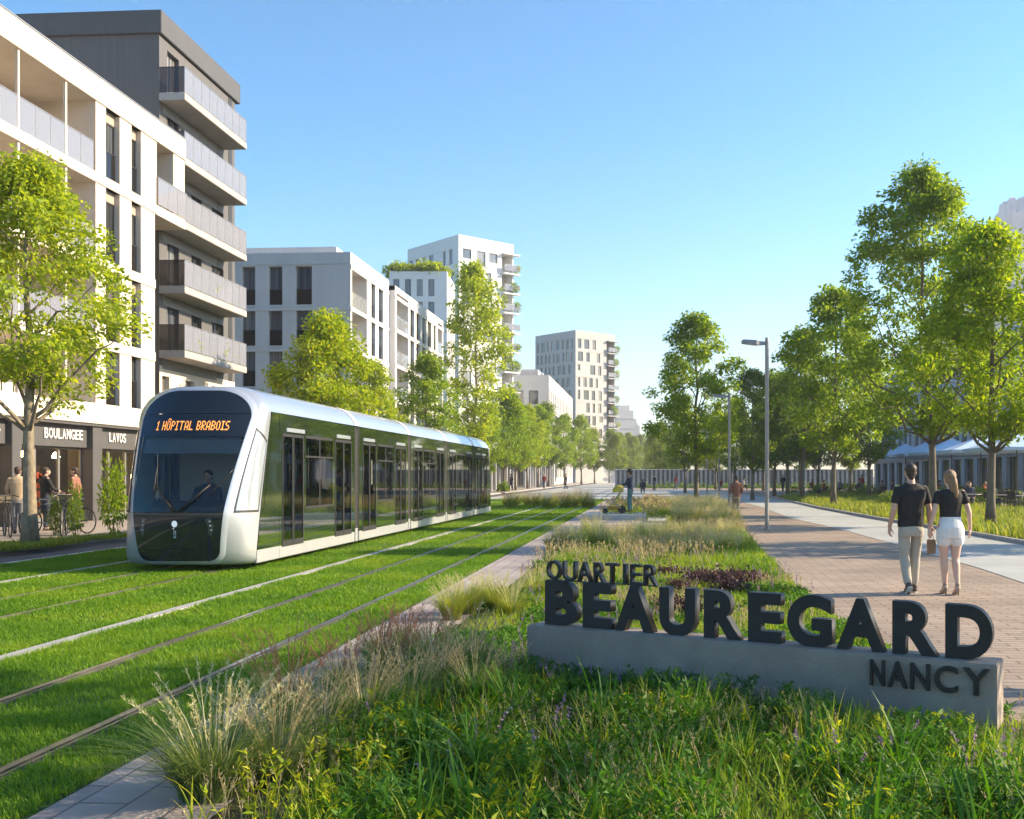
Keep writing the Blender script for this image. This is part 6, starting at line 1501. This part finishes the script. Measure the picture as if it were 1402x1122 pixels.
for px, d, lab in ((1240, 79, 'farthest pale blue parasol, behind the man’s head'), (1271, 73, 'second farthest pale blue parasol, behind the tall trunk'), (1303, 67.5, 'middle pale blue parasol, left of the golden tree trunk'), (1343, 62, 'pale blue parasol just behind the golden tree trunk'), (1392, 56.5, 'nearest pale blue parasol at the right border')):
    parasol(px, d, lab)
def tset(loc, rz):
    t = thing('cafe_table', 'small pale topped cafe table on the terrace under the parasols', 'table', loc, rz, 'cafe tables'); MB().box(-.4, .4, -.4, .4, .72, .75).build('table_top', MATS['table_top'], t, bevel=.01); MB().lathe([(.25, 0), (.25, .02), (.03, .04), (.03, .719)], n=10).build('pedestal', MATS['chair_dark'], t); return t
def chair(loc, rz):
    t = thing('cafe_chair', 'dark cafe chair at a terrace table under the parasols', 'chair', loc, rz, 'cafe chairs'); MB().box(-.22, .22, -.22, .22, .43, .47).build('seat', MATS['chair_dark'], t, bevel=.01)
    mb = MB().box(-.22, .22, -.24, -.205, .6, .88); mb.build('backrest', MATS['chair_dark'], t, bevel=.01)
    for sx in (-.2, .2):
        for sy in (-.2, .2): MB().tube([(sx, sy, .43), (sx * 1.1, sy * 1.15, 0)], .014, 6).build('leg', MATS['chair_dark'], t)
        MB().tube([(sx, -.2, .43), (sx, -.222, .7)], .014, 6).build('back_post', MATS['chair_dark'], t)
    return t
T0 = C0 = None; guests = []
tabs = [(1262, 80), (1300, 74), (1282, 68), (1325, 68), (1312, 61), (1365, 61), (1345, 56), (1395, 54), (1330, 51), (1375, 49), (1402, 47)]
for i, (px, d) in enumerate(tabs):
    q = gd(px, d); a = rt.uniform(0, 1.5)
    T0 = tset(q, a) if T0 is None else dup(T0, q, a) and T0
    for k in range(3):
        b = a + k * 2 * pi / 3 + .4; loc = q + Vector((.72 * cos(b), .72 * sin(b), 0))
        if C0 is None: C0 = chair(loc, b + pi / 2)
        else: dup(C0, loc, b + pi / 2)
        if (i * 3 + k) % 4 == 0: guests.append((loc, b + pi / 2))
gp = []
for i, (loc, a) in enumerate(guests):
    s_, l_ = (('cloth_navy', 'cloth_grey'), ('cloth_red', 'cloth_navy'), ('cloth_grey', 'cloth_black'))[i % 3]
    lab = 'guest in %s top seated at a cafe table under the parasols' % ('navy', 'red', 'grey')[i % 3]
    if i < 3: gp.append(figure(lab, loc, a, s_, l_, pose='sit', group='%s clad guests of the cafe terrace' % ('navy', 'red', 'grey')[i % 3]))
    else: dup(gp[i % 3], loc, a)
# far strollers before the slatted fence
fg = []
for i, (px, d) in enumerate(((896, 118), (925, 126), (1072, 104), (1180, 92), (700, 112), (745, 118), (775, 122))):
    lab = ('dark clad stroller far off before the slatted fence', 'red clad stroller far off at the end of the park')[i % 2]
    if i < 2: fg.append(figure(lab, gd(px, d, 0), rt.uniform(0, 6), ('cloth_black', 'cloth_red')[i], ('cloth_navy', 'cloth_grey')[i], pose='walk', group=('dark clad strollers in the distance', 'red clad strollers in the distance')[i]))
    else: dup(fg[i % 2], gd(px, d, .11 if px < 790 else 0), rt.uniform(0, 6))
for i, (px, d) in enumerate(((880, 96), (1128, 84), (1150, 90), (1176, 86), (1112, 108), (1208, 76), (1222, 74), (986, 120), (1018, 124))):
    q = gd(px, d); C_ = dup(C0, q, i * 1.3); C_['label'] = 'dark chair set out among the trees left of the parasols'; C_['group'] = 'chairs set out among the trees'; f_ = dup(gp[i % 3], q, i * 1.3); f_['label'] = 'seated %s clad visitor on a chair among the far trees' % ('navy', 'red', 'grey')[i % 3]; f_['group'] = 'seated %s clad visitors among the trees' % ('navy', 'red', 'grey')[i % 3]
# low hedge in front of the slatted fence
def hedge(x0, x1, y, lab):
    t = thing('hedge', lab, 'hedge', ((x0 + x1) / 2, y, 0)); n = 2600; c = np.c_[rng.uniform(x0, x1, n) - (x0 + x1) / 2, rng.normal(0, .35, n), np.abs(rng.normal(0, .33, n)) * (.6 + .8 * vnoise(np.c_[rng.uniform(0, 40, n), np.zeros(n)], 1.5, 3))]
    put(np_mesh('foliage', *leaves(rng, c, rng.normal(size=(n, 3)), np.full(n, .26), np.full(n, .14)), MATS['leaf_deep']), 'foliage', t)
hedge(XY(138, 872), XY(138, 1190), 138, 'low dark hedge along the foot of the slatted fence')
hedge(-14.9, -13.6 - .4, 100, 'small hedge beside the far left roadway')

dr = figure('tram driver in navy seated behind the windscreen', _tf + Vector((-.05, 1.45, .42)), RAD(180), 'cloth_navy', 'cloth_black', pose='sit', arm=.7)
# ------------------------------------------------------------------ the air
hz = MB().box(-2450, 2450, -2450, 2450, -1.0, 250).build('haze', None); stuff(hz)
hm = bpy.data.materials.new('haze'); hm.use_nodes = True; hn = hm.node_tree
hn.nodes.remove(hn.nodes['Principled BSDF']); hv = hn.nodes.new('ShaderNodeVolumePrincipled')
hv.inputs['Color'].default_value = (.92, .95, 1, 1); hv.inputs['Density'].default_value = .00048; hv.inputs['Anisotropy'].default_value = .2
hn.links.new(hv.outputs[0], hn.nodes['Material Output'].inputs['Volume']); hz.data.materials.append(hm)
tag(hz, 'thin pale blue haze filling the air down the street', 'haze')
